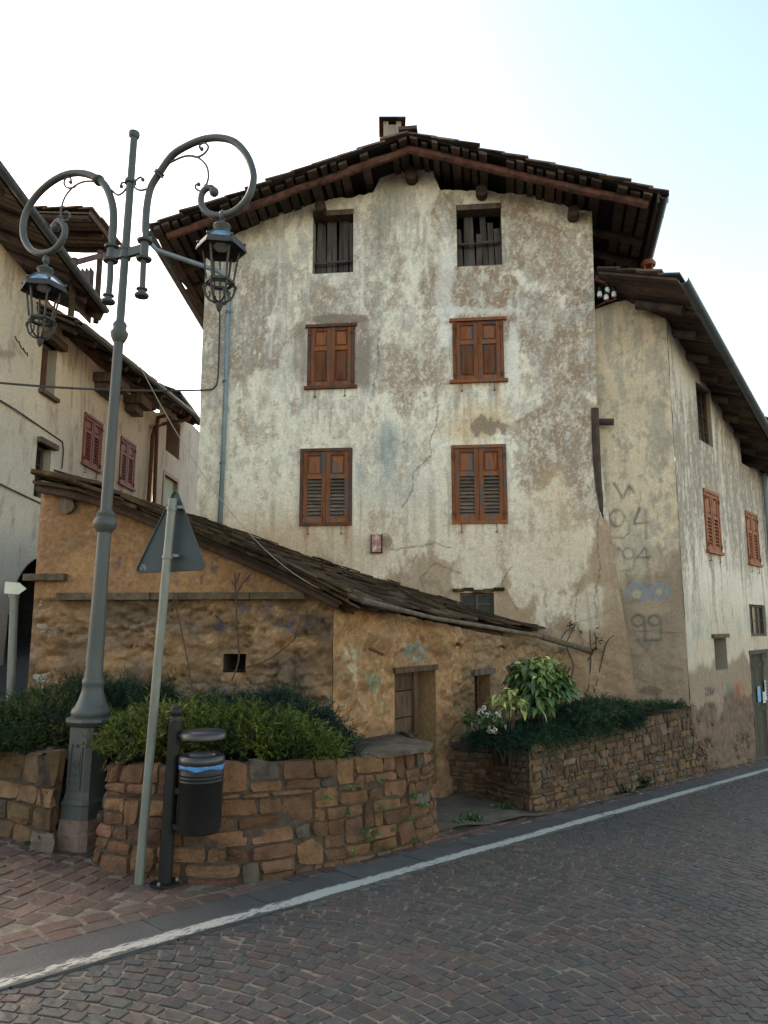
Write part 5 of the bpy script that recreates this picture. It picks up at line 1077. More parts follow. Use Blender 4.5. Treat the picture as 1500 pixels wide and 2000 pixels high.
mb = MB(); r = o2; mb.wbox(KW, r[0]-.1, r[0], r[2]-.1, r[3]+.1, -.05, .02); mb.wbox(KW, r[1], r[1]+.1, r[2]-.1, r[3]+.1, -.05, .02); mb.wbox(KW, r[0], r[1], r[3], r[3]+.1, -.05, .02); f = mb.build('window_surround', 'pink_stone', pink); mb = MB(); mb.wbox(KW, r[0], r[1], r[2], r[3], -.12, -.1); mb.build('pane', 'curtain', f)
eave_roof(pink, KW, .6, (345, 768), (392, 830), 3.0, 1.4, raf=5)
mb = MB(); mb.tube([KW.px(322, 812, .35), KW.px(309, 815, .06), KW.px(307, 830, .06), KW.px(301, 980, .06), KW.px(297, 1060, .06)], .05, 10); mb.build('downpipe', 'rust', pink, smooth=True)
# cables
def cable(name, pts, r, label, m_='cable'):
    mb = MB(); mb.tube(pts, r, 6); o = mb.build(name, m_); tag(o, label, 'cable'); return o
def sag(a, b_, s, n=14): return [a.lerp(b_, i/n)-Vector((0, 0, s*4*(i/n)*(1-i/n))) for i in range(n+1)]
hc = HW.px(394, 762, .05); ca0 = BW.px(-30, 745, .1); cable('overhead_cable', sag(ca0, hc, .06), .018, 'thick cable spanning the lane from the left house to the corner of the tall house')
cable('wall_cable', [BW.px(*p, .03) for p in ((-10, 776), (30, 800), (122, 863), (124, 880), (121, 915))], .014, 'thin cable running down the left wall and bending beside the upper window')
cable('wall_cable', [BW.px(*p, .03) for p in ((-10, 940), (20, 955), (60, 974), (95, 990))], .014, 'lower cable on the left wall, just above the shed roof')
# ================================================================== STREET LAMP
LYc = 5.80
base = Vector((lamp_c.x, lamp_c.y, float(G(lamp_c.x, lamp_c.y)))); top = hp(262, 262, 5.84)
lamp = thing('street_lamp', base, 'ornate grey cast-iron street lamp with two curled arms and hexagonal lanterns', 'street lamp')
AX = (top-base).normalized(); AH = (top-base).length
def hy(y, x=None):      # height along the axis of photo row y
    lo_, hi_ = 0, AH*1.05
    for _ in range(40):
        m_ = (lo_+hi_)/2; p = base+AX*m_
        if project(p.x, p.y, p.z)[1] > y: lo_ = m_
        else: hi_ = m_
    return lo_
def hw(y, px): p = base+AX*hy(y); zc_ = p.y*CP+(p.z-EYE)*SP; return px*zc_/FPX
def sq8(mb, prof, ch=.22, rot=0, col=None):   # chamfered square column
    vs = []; n = 8
    for h, r in prof:
        for k in range(4):
            for e in (-1, 1):
                a = rot+k*math.pi/2; s_ = r; c_ = r*(1-ch)
                x, y = (s_, e*c_); vs.append(base+AX*h+Vector((x*math.cos(a)-y*math.sin(a), x*math.sin(a)+y*math.cos(a), 0)))
    k = len(prof); fs = [(i*n+j, i*n+(j+1) % n, (i+1)*n+(j+1) % n, (i+1)*n+j) for i in range(k-1) for j in range(n)]+[tuple(range(n-1, -1, -1)), tuple((k-1)*n+j for j in range(n))]
    mb.add(vs, fs, col)
RT = math.radians(-90-22)
H_ = hy; mb = MB(); sq8(mb, [(-.1, hw(1650, 42)), (hy(1622), hw(1622, 40)), (hy(1618), hw(1618, 37)), (hy(1594), hw(1594, 35))], .3, RT); mb.build('stone_foot', 'pedestal_stone', lamp)
mb = MB(); sq8(mb, [(hy(1594), hw(1590, 34)), (hy(1568), hw(1570, 34)), (hy(1564), hw(1564, 35)), (hy(1556), hw(1556, 31)), (hy(1547), hw(1547, 30)), (hy(1541), hw(1541, 29)), (hy(1430), hw(1430, 29)), (hy(1418), hw(1418, 29)), (hy(1414), hw(1414, 33))], .28, RT)
bs = mb.build('cast_base', 'lamp_paint', lamp)
mb = MB(); mb.lathe(base, AX, [(hy(1416), hw(1415, 38)), (hy(1411), hw(1411, 45)), (hy(1407), hw(1407, 48)), (hy(1402), hw(1402, 47)), (hy(1398), hw(1398, 36))], 8, RT+math.pi/8)
mb.lathe(base, AX, [(hy(1400), hw(1400, 34)), (hy(1396), hw(1396, 36.5)), (hy(1390), hw(1390, 37.5)), (hy(1384), hw(1384, 35)), (hy(1380), hw(1380, 31)), (hy(1366), hw(1366, 25)), (hy(1352), hw(1352, 21)), (hy(1340), hw(1340, 19)), (hy(1336), hw(1336, 20.5)), (hy(1328), hw(1328, 20.5)), (hy(1324), hw(1324, 18))], 28)
mb.build('flared_collar', 'lamp_paint', lamp, smooth=True, sharp=35)
for k in range(16): t = 2*math.pi*k/16; mb = None
mb = MB()
# raised door panel with a round emblem on the face toward the street
fn = Vector((math.cos(RT), math.sin(RT), 0)); fs_ = Vector((-fn.y, fn.x, 0)); R_ = hw(1480, 29)
def fbox(mb, a0, a1, y0, y1, d0, d1):
    h0, h1 = hy(y1), hy(y0); p = [base+AX*h+fs_*a+fn*(R_+d) for h in (h0, h1) for a, d in ((a0, d1), (a1, d1), (a1, d0), (a0, d0))]; mb.hexa(p)
for a0, a1, y0, y1 in ((-.055, -.047, 1444, 1536), (.047, .055, 1444, 1536), (-.047, .047, 1444, 1449), (-.047, .047, 1531, 1536), (-.047, .047, 1516, 1519)): fbox(mb, a0, a1, y0, y1, -.005, .008)
fbox(mb, -.036, .036, 1466, 1516, -.005, .004); mb.build('panel_moulding', 'lamp_paint', bs)
mb = MB(); c = base+AX*hy(1488)+fn*(R_+.006)
def ringat(mb, c, r, tr, n=20, nx=None, sy_=1): 
    pts = [c+fs_*math.cos(2*math.pi*i/n)*r+AX*math.sin(2*math.pi*i/n)*r*sy_ for i in range(n+1)]; mb.tube(pts, tr, 5)
ringat(mb, c, .026, .004); ringat(mb, c, .012, .004); 
for k in range(10): t = 2*math.pi*k/10; mb.tube([c+fs_*math.cos(t)*.028+AX*math.sin(t)*.028, c+fs_*math.cos(t)*.034+AX*math.sin(t)*.034], .003, 4)
mb.build('emblem', 'lamp_paint', bs)
mb = MB(); c = base+AX*hy(1508)+fn*(R_+.006); mb.tube([c-fs_*.02, c+fs_*.02], .003, 4); mb.tube([c-fs_*.0+AX*.015, c-AX*.02], .003, 4); mb.build('emblem', 'lamp_paint', bs)
mb = MB(); c = base+AX*hy(1452)+fn*(R_+.004); mb.ball(c, .014, 8); mb.build('keyhole', 'ink', bs)
prof = [(1326, 18), (1310, 16.5), (1150, 14), (1036, 12.6)]; mb = MB(); mb.lathe(base, AX, [(hy(y), hw(y, r)) for y, r in prof], 24)
mb.lathe(base, AX, [(hy(y), hw(y, r)) for y, r in ((1040, 14), (1034, 18), (1028, 21.5), (1020, 22.5), (1014, 20), (1010, 17), (1004, 18.5), (1001, 15), (998, 13.5))], 24)
mb.lathe(base, AX, [(hy(y), hw(y, r)) for y, r in ((1000, 11), (830, 9.9), (664, 9.2))], 24)
mb.lathe(base, AX, [(hy(y), hw(y, r)) for y, r in ((668, 11), (662, 14), (656, 16.5), (650, 17), (645, 13), (640, 12), (636, 13.5), (632, 12.5), (628, 9))], 24)
mb.lathe(base, AX, [(hy(y), hw(y, r)) for y, r in ((632, 8), (500, 7.6), (380, 7.3), (268, 7))], 20)
mb.lathe(base, AX, [(hy(y), hw(y, r)) for y, r in ((270, 8), (267, 10), (263, 11), (259, 10.5), (257, 7))], 20)
for y in (355, 486, 503): mb.lathe(base, AX, [(hy(y+4), hw(y, 8.3)), (hy(y+3), hw(y, 11)), (hy(y-3), hw(y, 11)), (hy(y-4), hw(y, 8.3))], 20)
mb.lathe(base, AX, [(hy(503), hw(495, 9.6)), (hy(486), hw(495, 9.6))], 20)
mb.build('post', 'lamp_paint', lamp, smooth=True, sharp=40)
adir = Vector((1.73, -.72, 0)).normalized(); pc = base+AX*hy(490)
AWL = Wall((pc.x, pc.y), (adir.x, adir.y))
def smooth_pts(pts, n=5):
    P_ = [pts[0]]+list(pts)+[pts[-1]]; out = []
    for i in range(1, len(P_)-2):
        p0, p1, p2, p3 = [Vector(q) for q in P_[i-1:i+3]]
        for k in range(n):
            t = k/n; out.append(.5*((2*p1)+(-p0+p2)*t+(2*p0-5*p1+4*p2-p3)*t*t+(-p0+3*p1-3*p2+p3)*t*t*t))
    out.append(Vector(P_[-2])); return out
def aw(p): return AWL.px(*p)
def arm(pts, Yl, finial, curls, conn, clamps, collar, ball, rr):
    P_ = smooth_pts([aw(p) for p in pts], 6); n = len(P_); mb = MB()
    rad = [rr*(.82 if i < n*.13 else 1.05-.2*(i/n-.13)/.87) for i in range(n)]; mb.tube(P_, rad, 14); mb.ball(aw(ball), rr*1.35, 12)
    a = mb.build('arm', 'lamp_paint', lamp, smooth=True)
    mb = MB(); q = aw(finial); mb.lathe(q-Vector((0, 0, .02)), (0, 0, 1), [(0, .02), (.01, .054), (.024, .06), (.036, .054), (.046, .03), (.066, .03), (.072, .046), (.084, .046), (.092, .03)], 16)
    mb.build('tail_finial', 'lamp_paint', a, smooth=True, sharp=40)
    for c in clamps: mb = MB(); q = aw(c); mb.lathe(q-Vector((0, 0, .014)), (0, 0, 1), [(0, .03), (.004, .06), (.02, .066), (.026, .03)], 16); mb.build('clamp_ring', 'lamp_paint', a, smooth=True, sharp=40)
    mb = MB(); c0, c1 = aw(clamps[0]), aw(clamps[1]); mb.tube([c0, c1], rr*1.2, 14); q, d = aw(collar[0]), (aw(collar[1])-aw(collar[0])).normalized(); mb.lathe(q-d*.02, d, [(0, .03), (.006, .048), (.02, .04), (.034, .05), (.04, .03)], 14)
    mb.build('arm_sleeve', 'lamp_paint', a, smooth=True, sharp=40)
    for c in curls+[conn]: mb = MB(); s_ = smooth_pts([aw(p) for p in c], 4); mb.tube(s_, [.009]*(len(s_)-1)+[.014], 6); mb.ball(s_[-1], .018, 8); mb.build('scroll', 'lamp_paint', a, smooth=True)
    return a
right_arm = [(276.6, 575), (278.5, 553), (280.4, 506), (284, 458.5), (286, 411), (293.7, 369), (310.8, 338.8), (335.5, 304.6), (364, 285.6), (398, 272), (430.5, 269.5), (459, 278), (481.8, 302.7), (494, 335), (494, 358), (485.6, 384), (468.5, 405), (447.6, 417), (421, 421), (402, 413), (393, 397), (394, 380), (402, 369), (413, 367), (418, 374)]
arm(right_arm, 0, (276.6, 578), [[(331.7, 318), (356, 306.5), (375.4, 304.6), (390.6, 310.3), (404, 325.5), (406.8, 346.4), (402, 363.5)], [(375, 305), (386.8, 306.5), (400, 299), (406.8, 287.5), (400, 279), (391.6, 281.8), (389.7, 288.4), (394, 291)], [(404, 362), (400, 369), (390.6, 373), (382, 367.3), (383, 360.7), (388, 360)]],
    [(295.6, 361.6), (284, 370), (271, 371), (262, 364), (266, 352), (275, 346), (279, 351)], [(283, 471), (281, 506)], [(310.8, 338.8), (318, 328)], (418, 375), .0295)
left_arm = [(211, 588), (215, 545), (216, 511), (219.4, 466), (221.6, 432.5), (219.4, 398.8), (207, 365), (186.8, 347), (157.5, 338), (126, 342), (94.5, 360), (67.5, 387), (50.5, 417), (45, 446), (48, 468), (61, 488), (79, 495), (101, 490.5), (118, 475), (127, 453), (123, 438), (112.5, 433), (106, 441)]
arm(left_arm, 0, (211, 590), [[(195.8, 356), (168.8, 354), (146, 363), (128, 383), (119.5, 408), (119, 423)], [(150, 360), (144, 366), (131, 366.5), (125, 357), (130.5, 346), (138.5, 349), (138, 356)], [(119, 420), (121, 428), (128, 431), (137, 424), (135, 416), (130, 415)]],
    [(218, 371), (229.5, 380.8), (241, 375), (248, 364), (244, 357), (237, 358), (237, 364)], [(219, 483), (216, 509)], [(193, 352), (203, 360)], (108, 443), .032)
mb = MB()
for a_, b_ in (((252, 494), (282, 486)), ((246, 494), (218, 500))): mb.beam(aw(a_), aw(b_), .04, .075)
mb.build('cross_bar', 'lamp_paint', lamp)
# lanterns
def lantern(x, zpx):
    Cx = aw((x, 487 if x > 200 else 560)); rref = aw((432, 487)); c = Vector((Cx.x, Cx.y, 0)); yr = rref.y
    Z = lambda y: hp(432, y, yr).z
    sc = (yr*CP+(Z(487)-EYE)*SP)/FPX
    ro = math.radians(8); ax = (0, 0, 1); c = Vector((c.x, c.y, Z(600))); h = lambda y: Z(y)-Z(600)
    mb = MB(); mb.lathe(c, ax, [(h(461), 16*sc), (h(456), 20*sc), (h(453), 12*sc), (h(447), 15*sc), (h(443), 17.5*sc), (h(440), 16*sc), (h(436), 7*sc), (h(432), 4*sc), (h(428), 3.5*sc)], 18)
    mb.ball(c+Vector((0, 0, h(421))), 9*sc, 12, (.75, 1, 1.25)); L0 = mb.build('lantern', 'lamp_paint', lamp, smooth=True, sharp=40)
    mb = MB(); rb, rt = 44*sc, 21*sc; yb, yt = 478, 458
    hexp = lambda r, y, k: c+Vector((r*math.cos(ro+k*math.pi/3), r*math.sin(ro+k*math.pi/3), h(y)))
    for k in range(6): mb.add([hexp(rb, yb, k), hexp(rb, yb, k+1), hexp(rt, yt, k+1), hexp(rt, yt, k)], [(0, 1, 2, 3)])
    mb.add([hexp(rt, yt, k) for k in range(6)], [tuple(range(6))])
    mb.build('glass_hood', 'sky_tint_glass', L0)
    mb = MB()
    for k in range(6):
        mb.tube([hexp(rb, yb, k), hexp(rt, yt, k)], .011, 5); mb.tube([hexp(rt, yt, k), hexp(rt, yt, k+1)], .009, 5); mb.ball(hexp(rb*1.02, yb-3, k), .014, 6)
    mb.build('hood_rib', 'lamp_paint', L0)
    mb = MB(); r1, r2, r3 = 49*sc, 45*sc, 36*sc; y1, y2 = 480, 488
    for k in range(6):
        a, b_ = hexp(r1, y2, k), hexp(r1, y2, k+1); a2, b2 = hexp(r2, yb, k), hexp(r2, yb, k+1); a3, b3 = hexp(r3, yb+3, k), hexp(r3, yb+3, k+1)
        mb.add([a, b_, b2, a2], [(0, 1, 2, 3)]); mb.add([a+Vector((0, 0, -.012)), b_+Vector((0, 0, -.012)), b3, a3], [(0, 3, 2, 1)]); mb.add([a, b_, b_+Vector((0, 0, -.012)), a+Vector((0, 0, -.012))], [(0, 3, 2, 1)])
        mb.add([a3, b3, c+Vector((0, 0, h(yb+1)))], [(0, 1, 2)])
    mb.build('brim', 'lantern_iron', L0)
    mb = MB(); mb.lathe(c, ax, [(h(yb+9), 13*sc), (h(yb+3), 16*sc)], 6, ro); mb.build('diffuser', 'inner_diffuser', L0)
    mb = MB(); rA, rB, yA, yB = 36*sc, 25*sc, 484, 552
    for k in range(6):
        mb.beam(hexp(rA, yA, k), hexp(rB, yB, k), .014, .014, up=(math.cos(ro+k*math.pi/3), math.sin(ro+k*math.pi/3), .1)); mb.beam(hexp(rB*1.04, yB, k), hexp(rB*1.04, yB, k+1), .024, .022); mb.beam(hexp(rA, yA-1, k), hexp(rA, yA-1, k+1), .016, .02)
    mb.build('cage', 'lantern_iron', L0)
    mb = MB(); n = 20; mb.tube([c+Vector((20*sc*math.cos(2*math.pi*i/n), 20*sc*math.sin(2*math.pi*i/n), h(555))) for i in range(n+1)], .014, 6)
    for k in range(6):
        t = ro+k*math.pi/3; f = lambda r, y: c+Vector((r*sc*math.cos(t), r*sc*math.sin(t), h(y)))
        mb.tube(smooth_pts([f(24, 556), f(29, 563), f(27, 573), f(23, 582), f(14, 589), f(5, 591)], 3), .009, 5); mb.tube(smooth_pts([f(27, 557), f(31, 560), f(30, 566), f(26, 565)], 3), .008, 5); mb.tube(smooth_pts([f(24, 583), f(19, 580), f(18, 573), f(21, 571)], 3), .007, 5)
    mb.build('scroll_basket', 'lantern_iron', L0)
    mb = MB(); mb.lathe(c, ax, [(h(610), .004), (h(606), 4*sc), (h(598), 7*sc), (h(594), 7.5*sc), (h(592), 4*sc), (h(588), 3*sc)], 12); mb.build('drop_finial', 'lantern_iron', L0, smooth=True)
    return L0
lantern(432, 0); lantern(86, 0)
mb = MB()
# wire from the post to the shed roof
wp0 = base+AX*hy(664)+Vector((.07, 0, 0)); wp1 = fr_(.93)+Vector((0, -.12, .0)); o = cable('stay_wire', sag(wp0, wp1, .32, 20), .0032, 'thin pale wire from the lamp post down behind the triangular sign', 'cable_pale')
# ================================================================== TRIANGULAR SIGN
sb = Vector((*gp(270, 1726)[:2], 0)); sb.z = float(G(sb.x, sb.y)); stp = hp(337, 974, sb.y-.0)
sign = thing('road_sign', sb, 'triangular road sign seen from its dark blank back, on a leaning galvanised pole', 'road sign')
mb = MB(); mb.tube([sb-Vector((0, 0, .1)), sb.lerp(stp, .5), stp], .0295, 16); mb.build('pole', 'galvanised', sign, smooth=True, sharp=60)
SW = Wall((stp.x+.02, stp.y+.055), (math.cos(math.radians(14)), -math.sin(math.radians(14))))
tri = [(344, 953), (264, 1119), (404, 1112)]
def roundtri(W, pts, r, o):
    P_ = [Vector(W.uv(*p)) for p in pts]; out = []
    for i in range(3):
        a, b_, c = P_[i-1], P_[i], P_[(i+1) % 3]; d0, d1 = (a-b_).normalized(), (c-b_).normalized()
        for k in range(7): t = k/6; q = (b_+d0*r*(1-t)).lerp(b_+d1*r*t, t) if 0 else (b_+d0*r)*(1-t)**2+b_*2*t*(1-t)+(b_+d1*r)*t*t; out.append(W.p(q.x, q.y, o))
    return out
f_, k_ = roundtri(SW, tri, .055, .0), roundtri(SW, tri, .055, -.006); n = len(f_)
mb = MB(); mb.add(f_+k_, [tuple(range(n)), tuple(range(2*n-1, n-1, -1))]+[(i, n+i, n+(i+1) % n, (i+1) % n) for i in range(n)])
rim = roundtri(SW, tri, .055, .006); mb.tube(rim+[rim[0]], .006, 5); pl_ = mb.build('sign_plate', 'sign_back', sign)
for y in (995, 1096):
    mb = MB(); t = (1726-y)/(1726-974); q = sb.lerp(stp, t); mb.lathe(q-Vector((0, 0, .012)), (stp-sb), [(0, .03), (0, .036), (.024, .036), (.024, .03)], 16); d = Vector((*SW.d, 0)); mb.box(q+d*.05+Vector((0, .03, .01)), d*.03, Vector((0, .025, 0)), Vector((0, 0, .01))); mb.build('clamp', 'galvanised', sign)
mb = MB(); r = SW.rect(274, 1102, 287, 1113); u0, u1, z0, z1 = r
for i in range(3):
    for j in range(5): 
        if (i*5+j) % 4 != 2: mb.wbox(SW, u0+(u1-u0)*j/5, u0+(u1-u0)*(j+.72)/5, z0+(z1-z0)*(i+.15)/3, z0+(z1-z0)*(i+.7)/3, .001, .003)
mb.build('maker_sticker', 'cable_pale', pl_)
# small arrow sign at the left edge
ab = Vector((hp(22, 1400, 7.45).x, 7.45, .7)); at_ = hp(29, 1138, 7.45)
asg = thing('arrow_sign', ab, 'small white arrow-shaped sign on a plain grey post at the left edge', 'direction sign')
mb = MB(); mb.tube([Vector((ab.x, ab.y, .3)), at_], .04, 14); mb.build('pole', 'galvanised', asg, smooth=True, sharp=60)
NWs = Wall((at_.x, at_.y-.045), (1, 0)); P_ = [(10, 1136), (37, 1138), (51, 1150), (36, 1161), (8, 1159)]; f_ = [NWs.px(*p, 0) for p in P_]; mb = MB(); k_ = [v+Vector((0, .012, 0)) for v in f_]
mb.add(f_+k_, [tuple(range(4, -1, -1)), tuple(range(5, 10))]+[(i, (i+1) % 5, 5+(i+1) % 5, 5+i) for i in range(5)]); mb.build('arrow_plate', 'white_sign', asg)
mb = MB(); mb.lathe(at_-Vector((0, 0, .15)), (0, 0, 1), [(0, .04), (0, .049), (.03, .049), (.03, .04)], 14); mb.build('clamp', 'galvanised', asg)
# ================================================================== LITTER BIN
bb = Vector((*gp(321, 1729)[:2], 0)); bb.z = float(G(bb.x, bb.y)); bt = hp(344, 1396, bb.y)
binp = thing('litter_bin', bb, 'black cylindrical litter bin with a lid and blue bag, hung on a ball-topped black post', 'litter bin')
mb = MB(); mb.lathe(bb, (bt-bb), [(0, .045), ((bt-bb).length-.04, .042), ((bt-bb).length-.035, .036), ((bt-bb).length, .03)], 20); mb.ball(bt+Vector((0, 0, .02)), .042, 16); mb.build('post', 'black_paint', binp, smooth=True, sharp=40)
mb = MB(); mb.lathe(bb+Vector((0, 0, .008)), (0, 0, 1), [(0, .093), (.008, .093), (.012, .085), (.014, .045)], 24)
mb.build('base_plate', 'black_paint', binp)
for k in range(3): mb = MB(); t = k*2.1+.3; mb.lathe(bb+Vector((.075*math.cos(t), .075*math.sin(t), .02)), (0, 0, 1), [(0, .01), (.012, .01), (.02, .004)], 6); mb.build('bolt', 'galvanised', binp)
sc = (bb.y*CP+(.5-EYE)*SP)/FPX; bc = hp(392, 1550, bb.y-.03); bc = Vector((bc.x, bc.y, 0)); zb0, zb1 = hp(390, 1625, bb.y-.03).z, hp(390, 1487, bb.y-.03).z; R = 42*sc
mb = MB(); pr = [(zb0, R*.55), (zb0+.005, R*.9), (zb0+.03, R*.97)]; H = zb1-zb0
for q in (.74, .79, .84): pr += [(zb0+H*q-.006, R), (zb0+H*q-.003, R*1.025), (zb0+H*q+.003, R*1.025), (zb0+H*q+.006, R)]
pr += [(zb1-.03, R)]; mb.lathe(bc, (0, 0, 1), pr, 36); bd = mb.build('bin_body', 'black_paint', binp, smooth=True, sharp=50)
mb = MB(); pr = [(zb1-.012, R*1.02), (zb1, R*1.06), (zb1+.03, R*1.05), (zb1+.042, R*.98), (zb1+.04, R*.66), (zb1+.02, R*.6), (zb1-.1, R*.58)]; n = 36; vs = [bc+Vector((r*math.cos(2*math.pi*j/n), r*math.sin(2*math.pi*j/n), z)) for z, r in pr for j in range(n)]
mb.add(vs, [(i*n+j, i*n+(j+1) % n, (i+1)*n+(j+1) % n, (i+1)*n+j) for i in range(len(pr)-1) for j in range(n)]+[tuple((len(pr)-1)*n+j for j in range(n))]); mb.build('rim', 'bin_rim', bd, smooth=True, sharp=50)
mb = MB(); n = 48; vs = []
for h, a in ((0, 1.0), (-.012, 1.04), (-.028, 1.03)):
    for j in range(n): t = 2*math.pi*j/n; vs.append(bc+Vector((R*(a+.02*math.sin(9*t+h*90))*math.cos(t), R*(a+.02*math.sin(9*t+h*90))*math.sin(t), zb1-.008+h+.007*math.sin(5*t)*(h < -.02))))
mb.add(vs, [(i*n+j, (i+1)*n+j, (i+1)*n+(j+1) % n, i*n+(j+1) % n) for i in range(2) for j in range(n)]); mb.build('bag', 'blue_bag', bd, smooth=True)
zl = hp(398, 1432, bb.y-.03).z; lc = Vector((hp(398, 1430, bb.y-.03).x, bc.y, 0))
mb = MB(); mb.lathe(lc, (0, 0, 1), [(zl-.035, R*.96), (zl-.03, R*1.04), (zl, R*1.05), (zl+.016, R*.95), (zl+.024, R*.5), (zl+.026, .002)], 36); lid = mb.build('lid', 'bin_rim', binp, smooth=True, sharp=50)
mb = MB(); q = bb.lerp(bt, .86); mb.tube([q, Vector((lc.x-R*.9, lc.y, zl-.01))], .018, 8)
for f in (.34, .55): q = bb.lerp(bt, f); mb.beam(q, Vector((bc.x-R*.9, bc.y, q.z)), .03, .035)
mb.build('bracket', 'black_paint', binp)
# ================================================================== PLANTS
def shoots(name, blobs, n, ln, parent=None, dark=(.012, .028, .012), lightc=(.05, .085, .018), seed=1, w_=.010, dens=11, droop=0, spread=.8, tipw=1.0, hmin=None, tip2=None):
    """feathery conifer shoots: blobs = (x,y,z,rx,ry,rz)"""
    r = np.random.default_rng(seed); bl_ = np.array(blobs); vol = (bl_[:, 3]*bl_[:, 4]+bl_[:, 3]*bl_[:, 5]); pick = r.choice(len(bl_), n, p=vol/vol.sum()); b_ = bl_[pick]
    d = r.normal(0, 1, (n, 3)); d[:, 2] = np.abs(d[:, 2])*.9-.25; d /= np.linalg.norm(d, axis=1, keepdims=True)
    rad = r.uniform(.45, 1, n)**.5; c = b_[:, :3]+d*b_[:, 3:6]*rad[:, None]
    # keep only what is near the outer hull
    out = np.ones(n, bool)
    for q in bl_: e = ((c-q[:3])/q[3:6]); out &= (e**2).sum(1) > .55
    c, d, rad = c[out], d[out], rad[out]; n = len(c)
    a = d*np.array([1, 1, .7])+r.normal(0, .35, (n, 3))+np.array([0, 0, .25-droop]); a /= np.linalg.norm(a, axis=1, keepdims=True)
    s1 = np.cross(a, r.normal(0, 1, (n, 3))); s1 /= np.linalg.norm(s1, axis=1, keepdims=True); s2 = np.cross(a, s1)
    L1 = ln*r.uniform(.5, 1.0, n)*np.where(r.random(n) < .12, 1.7, 1); V = []; C = []
    clump = fbm(c[:, 0], c[:, 1], c[:, 2], 3.2, 3, seed); base_t = np.clip((clump-.3)*1.9, 0, 1)*r.uniform(.6, 1.2, n)
    for k in range(dens):
        t = (k+.6)/dens; ph = r.uniform(0, 2*math.pi, n); side = s1*np.cos(ph)[:, None]+s2*np.sin(ph)[:, None]
        o = c+a*(L1*t)[:, None]-np.array([0, 0, 1])*(droop*L1*t*t)[:, None]; tipd = a*.75+side*spread; tipd /= np.linalg.norm(tipd, axis=1, keepdims=True); l = L1*.42*(1.1-.6*t)
        wv = np.cross(tipd, r.normal(0, 1, (n, 3))); wv /= np.linalg.norm(wv, axis=1, keepdims=True); ww = w_*r.uniform(.7, 1.2, n)
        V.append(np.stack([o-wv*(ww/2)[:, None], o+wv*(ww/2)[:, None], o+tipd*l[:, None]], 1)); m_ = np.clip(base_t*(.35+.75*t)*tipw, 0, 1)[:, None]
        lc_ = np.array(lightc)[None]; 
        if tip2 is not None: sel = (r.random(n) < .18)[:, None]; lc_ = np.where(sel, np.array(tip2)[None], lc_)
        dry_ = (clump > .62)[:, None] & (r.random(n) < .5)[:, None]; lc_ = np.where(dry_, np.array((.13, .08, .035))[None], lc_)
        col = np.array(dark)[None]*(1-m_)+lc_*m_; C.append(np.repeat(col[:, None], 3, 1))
    V = np.concatenate(V).reshape(-1, 3); C = np.concatenate(C).reshape(-1, 3); F = np.arange(len(V)).reshape(-1, 3)
    return npmesh(name, V, F, C, 'foliage', parent, smooth=False)
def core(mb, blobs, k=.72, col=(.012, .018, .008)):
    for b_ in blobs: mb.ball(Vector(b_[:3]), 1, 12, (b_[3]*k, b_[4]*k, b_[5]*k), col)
def bush(name, label, cat, blobs, n, ln, group=None, **kw):
    rr = random.Random(len(label)); full = list(blobs)
    for b_ in blobs:
        for k in range(4):
            a, e = rr.uniform(0, 6.28), rr.uniform(-.1, 1.2); f = rr.uniform(.22, .38); full.append((b_[0]+b_[3]*.85*math.cos(a)*math.cos(e), b_[1]+b_[4]*.85*math.sin(a)*math.cos(e), b_[2]+b_[5]*.9*math.sin(e), b_[3]*f, b_[4]*f, b_[5]*f*1.1))
    blobs = full
    z0 = min(b_[2]-b_[5] for b_ in blobs); t = thing(name, (blobs[0][0], blobs[0][1], z0), label, cat, group or 'junipers growing in the stone planters')
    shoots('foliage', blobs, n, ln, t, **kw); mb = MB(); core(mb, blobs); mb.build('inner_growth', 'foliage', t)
    mb = MB(); b_ = blobs[0]
    for k in range(5): a = k*1.3; mb.tube([(b_[0], b_[1], z0-.05), (b_[0]+.3*b_[3]*math.cos(a), b_[1]+.3*b_[4]*math.sin(a), b_[2]), (b_[0]+.6*b_[3]*math.cos(a), b_[1]+.6*b_[4]*math.sin(a), b_[2]+.3*b_[5])], .012, 5)
    mb.build('stem', 'twig', t); return t
def bp(x, y, Y, rx, ry, rz): p = hp(x, y, Y); return (p.x, p.y, p.z-.035, rx, ry, rz*.84)
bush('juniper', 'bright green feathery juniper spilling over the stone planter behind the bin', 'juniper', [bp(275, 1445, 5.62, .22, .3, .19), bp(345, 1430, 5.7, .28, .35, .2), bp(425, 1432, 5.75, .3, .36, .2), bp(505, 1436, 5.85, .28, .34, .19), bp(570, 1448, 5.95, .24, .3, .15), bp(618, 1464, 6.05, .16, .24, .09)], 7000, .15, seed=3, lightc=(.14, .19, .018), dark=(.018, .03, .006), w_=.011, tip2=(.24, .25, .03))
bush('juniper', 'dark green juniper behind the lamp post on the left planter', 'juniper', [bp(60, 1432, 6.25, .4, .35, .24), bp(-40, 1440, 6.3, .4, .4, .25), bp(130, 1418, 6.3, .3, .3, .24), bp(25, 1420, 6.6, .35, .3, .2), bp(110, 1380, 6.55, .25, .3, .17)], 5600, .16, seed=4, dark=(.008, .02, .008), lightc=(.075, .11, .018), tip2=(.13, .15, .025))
bush('juniper', 'tall dusky juniper between the lamp post and the triangular sign, against the shed wall', 'juniper', [bp(205, 1395, 6.5, .26, .3, .3), bp(240, 1380, 6.7, .24, .25, .22), bp(290, 1370, 6.75, .24, .22, .13), bp(170, 1380, 6.7, .22, .2, .25)], 2800, .15, seed=5, dark=(.007, .018, .01), lightc=(.035, .07, .02))
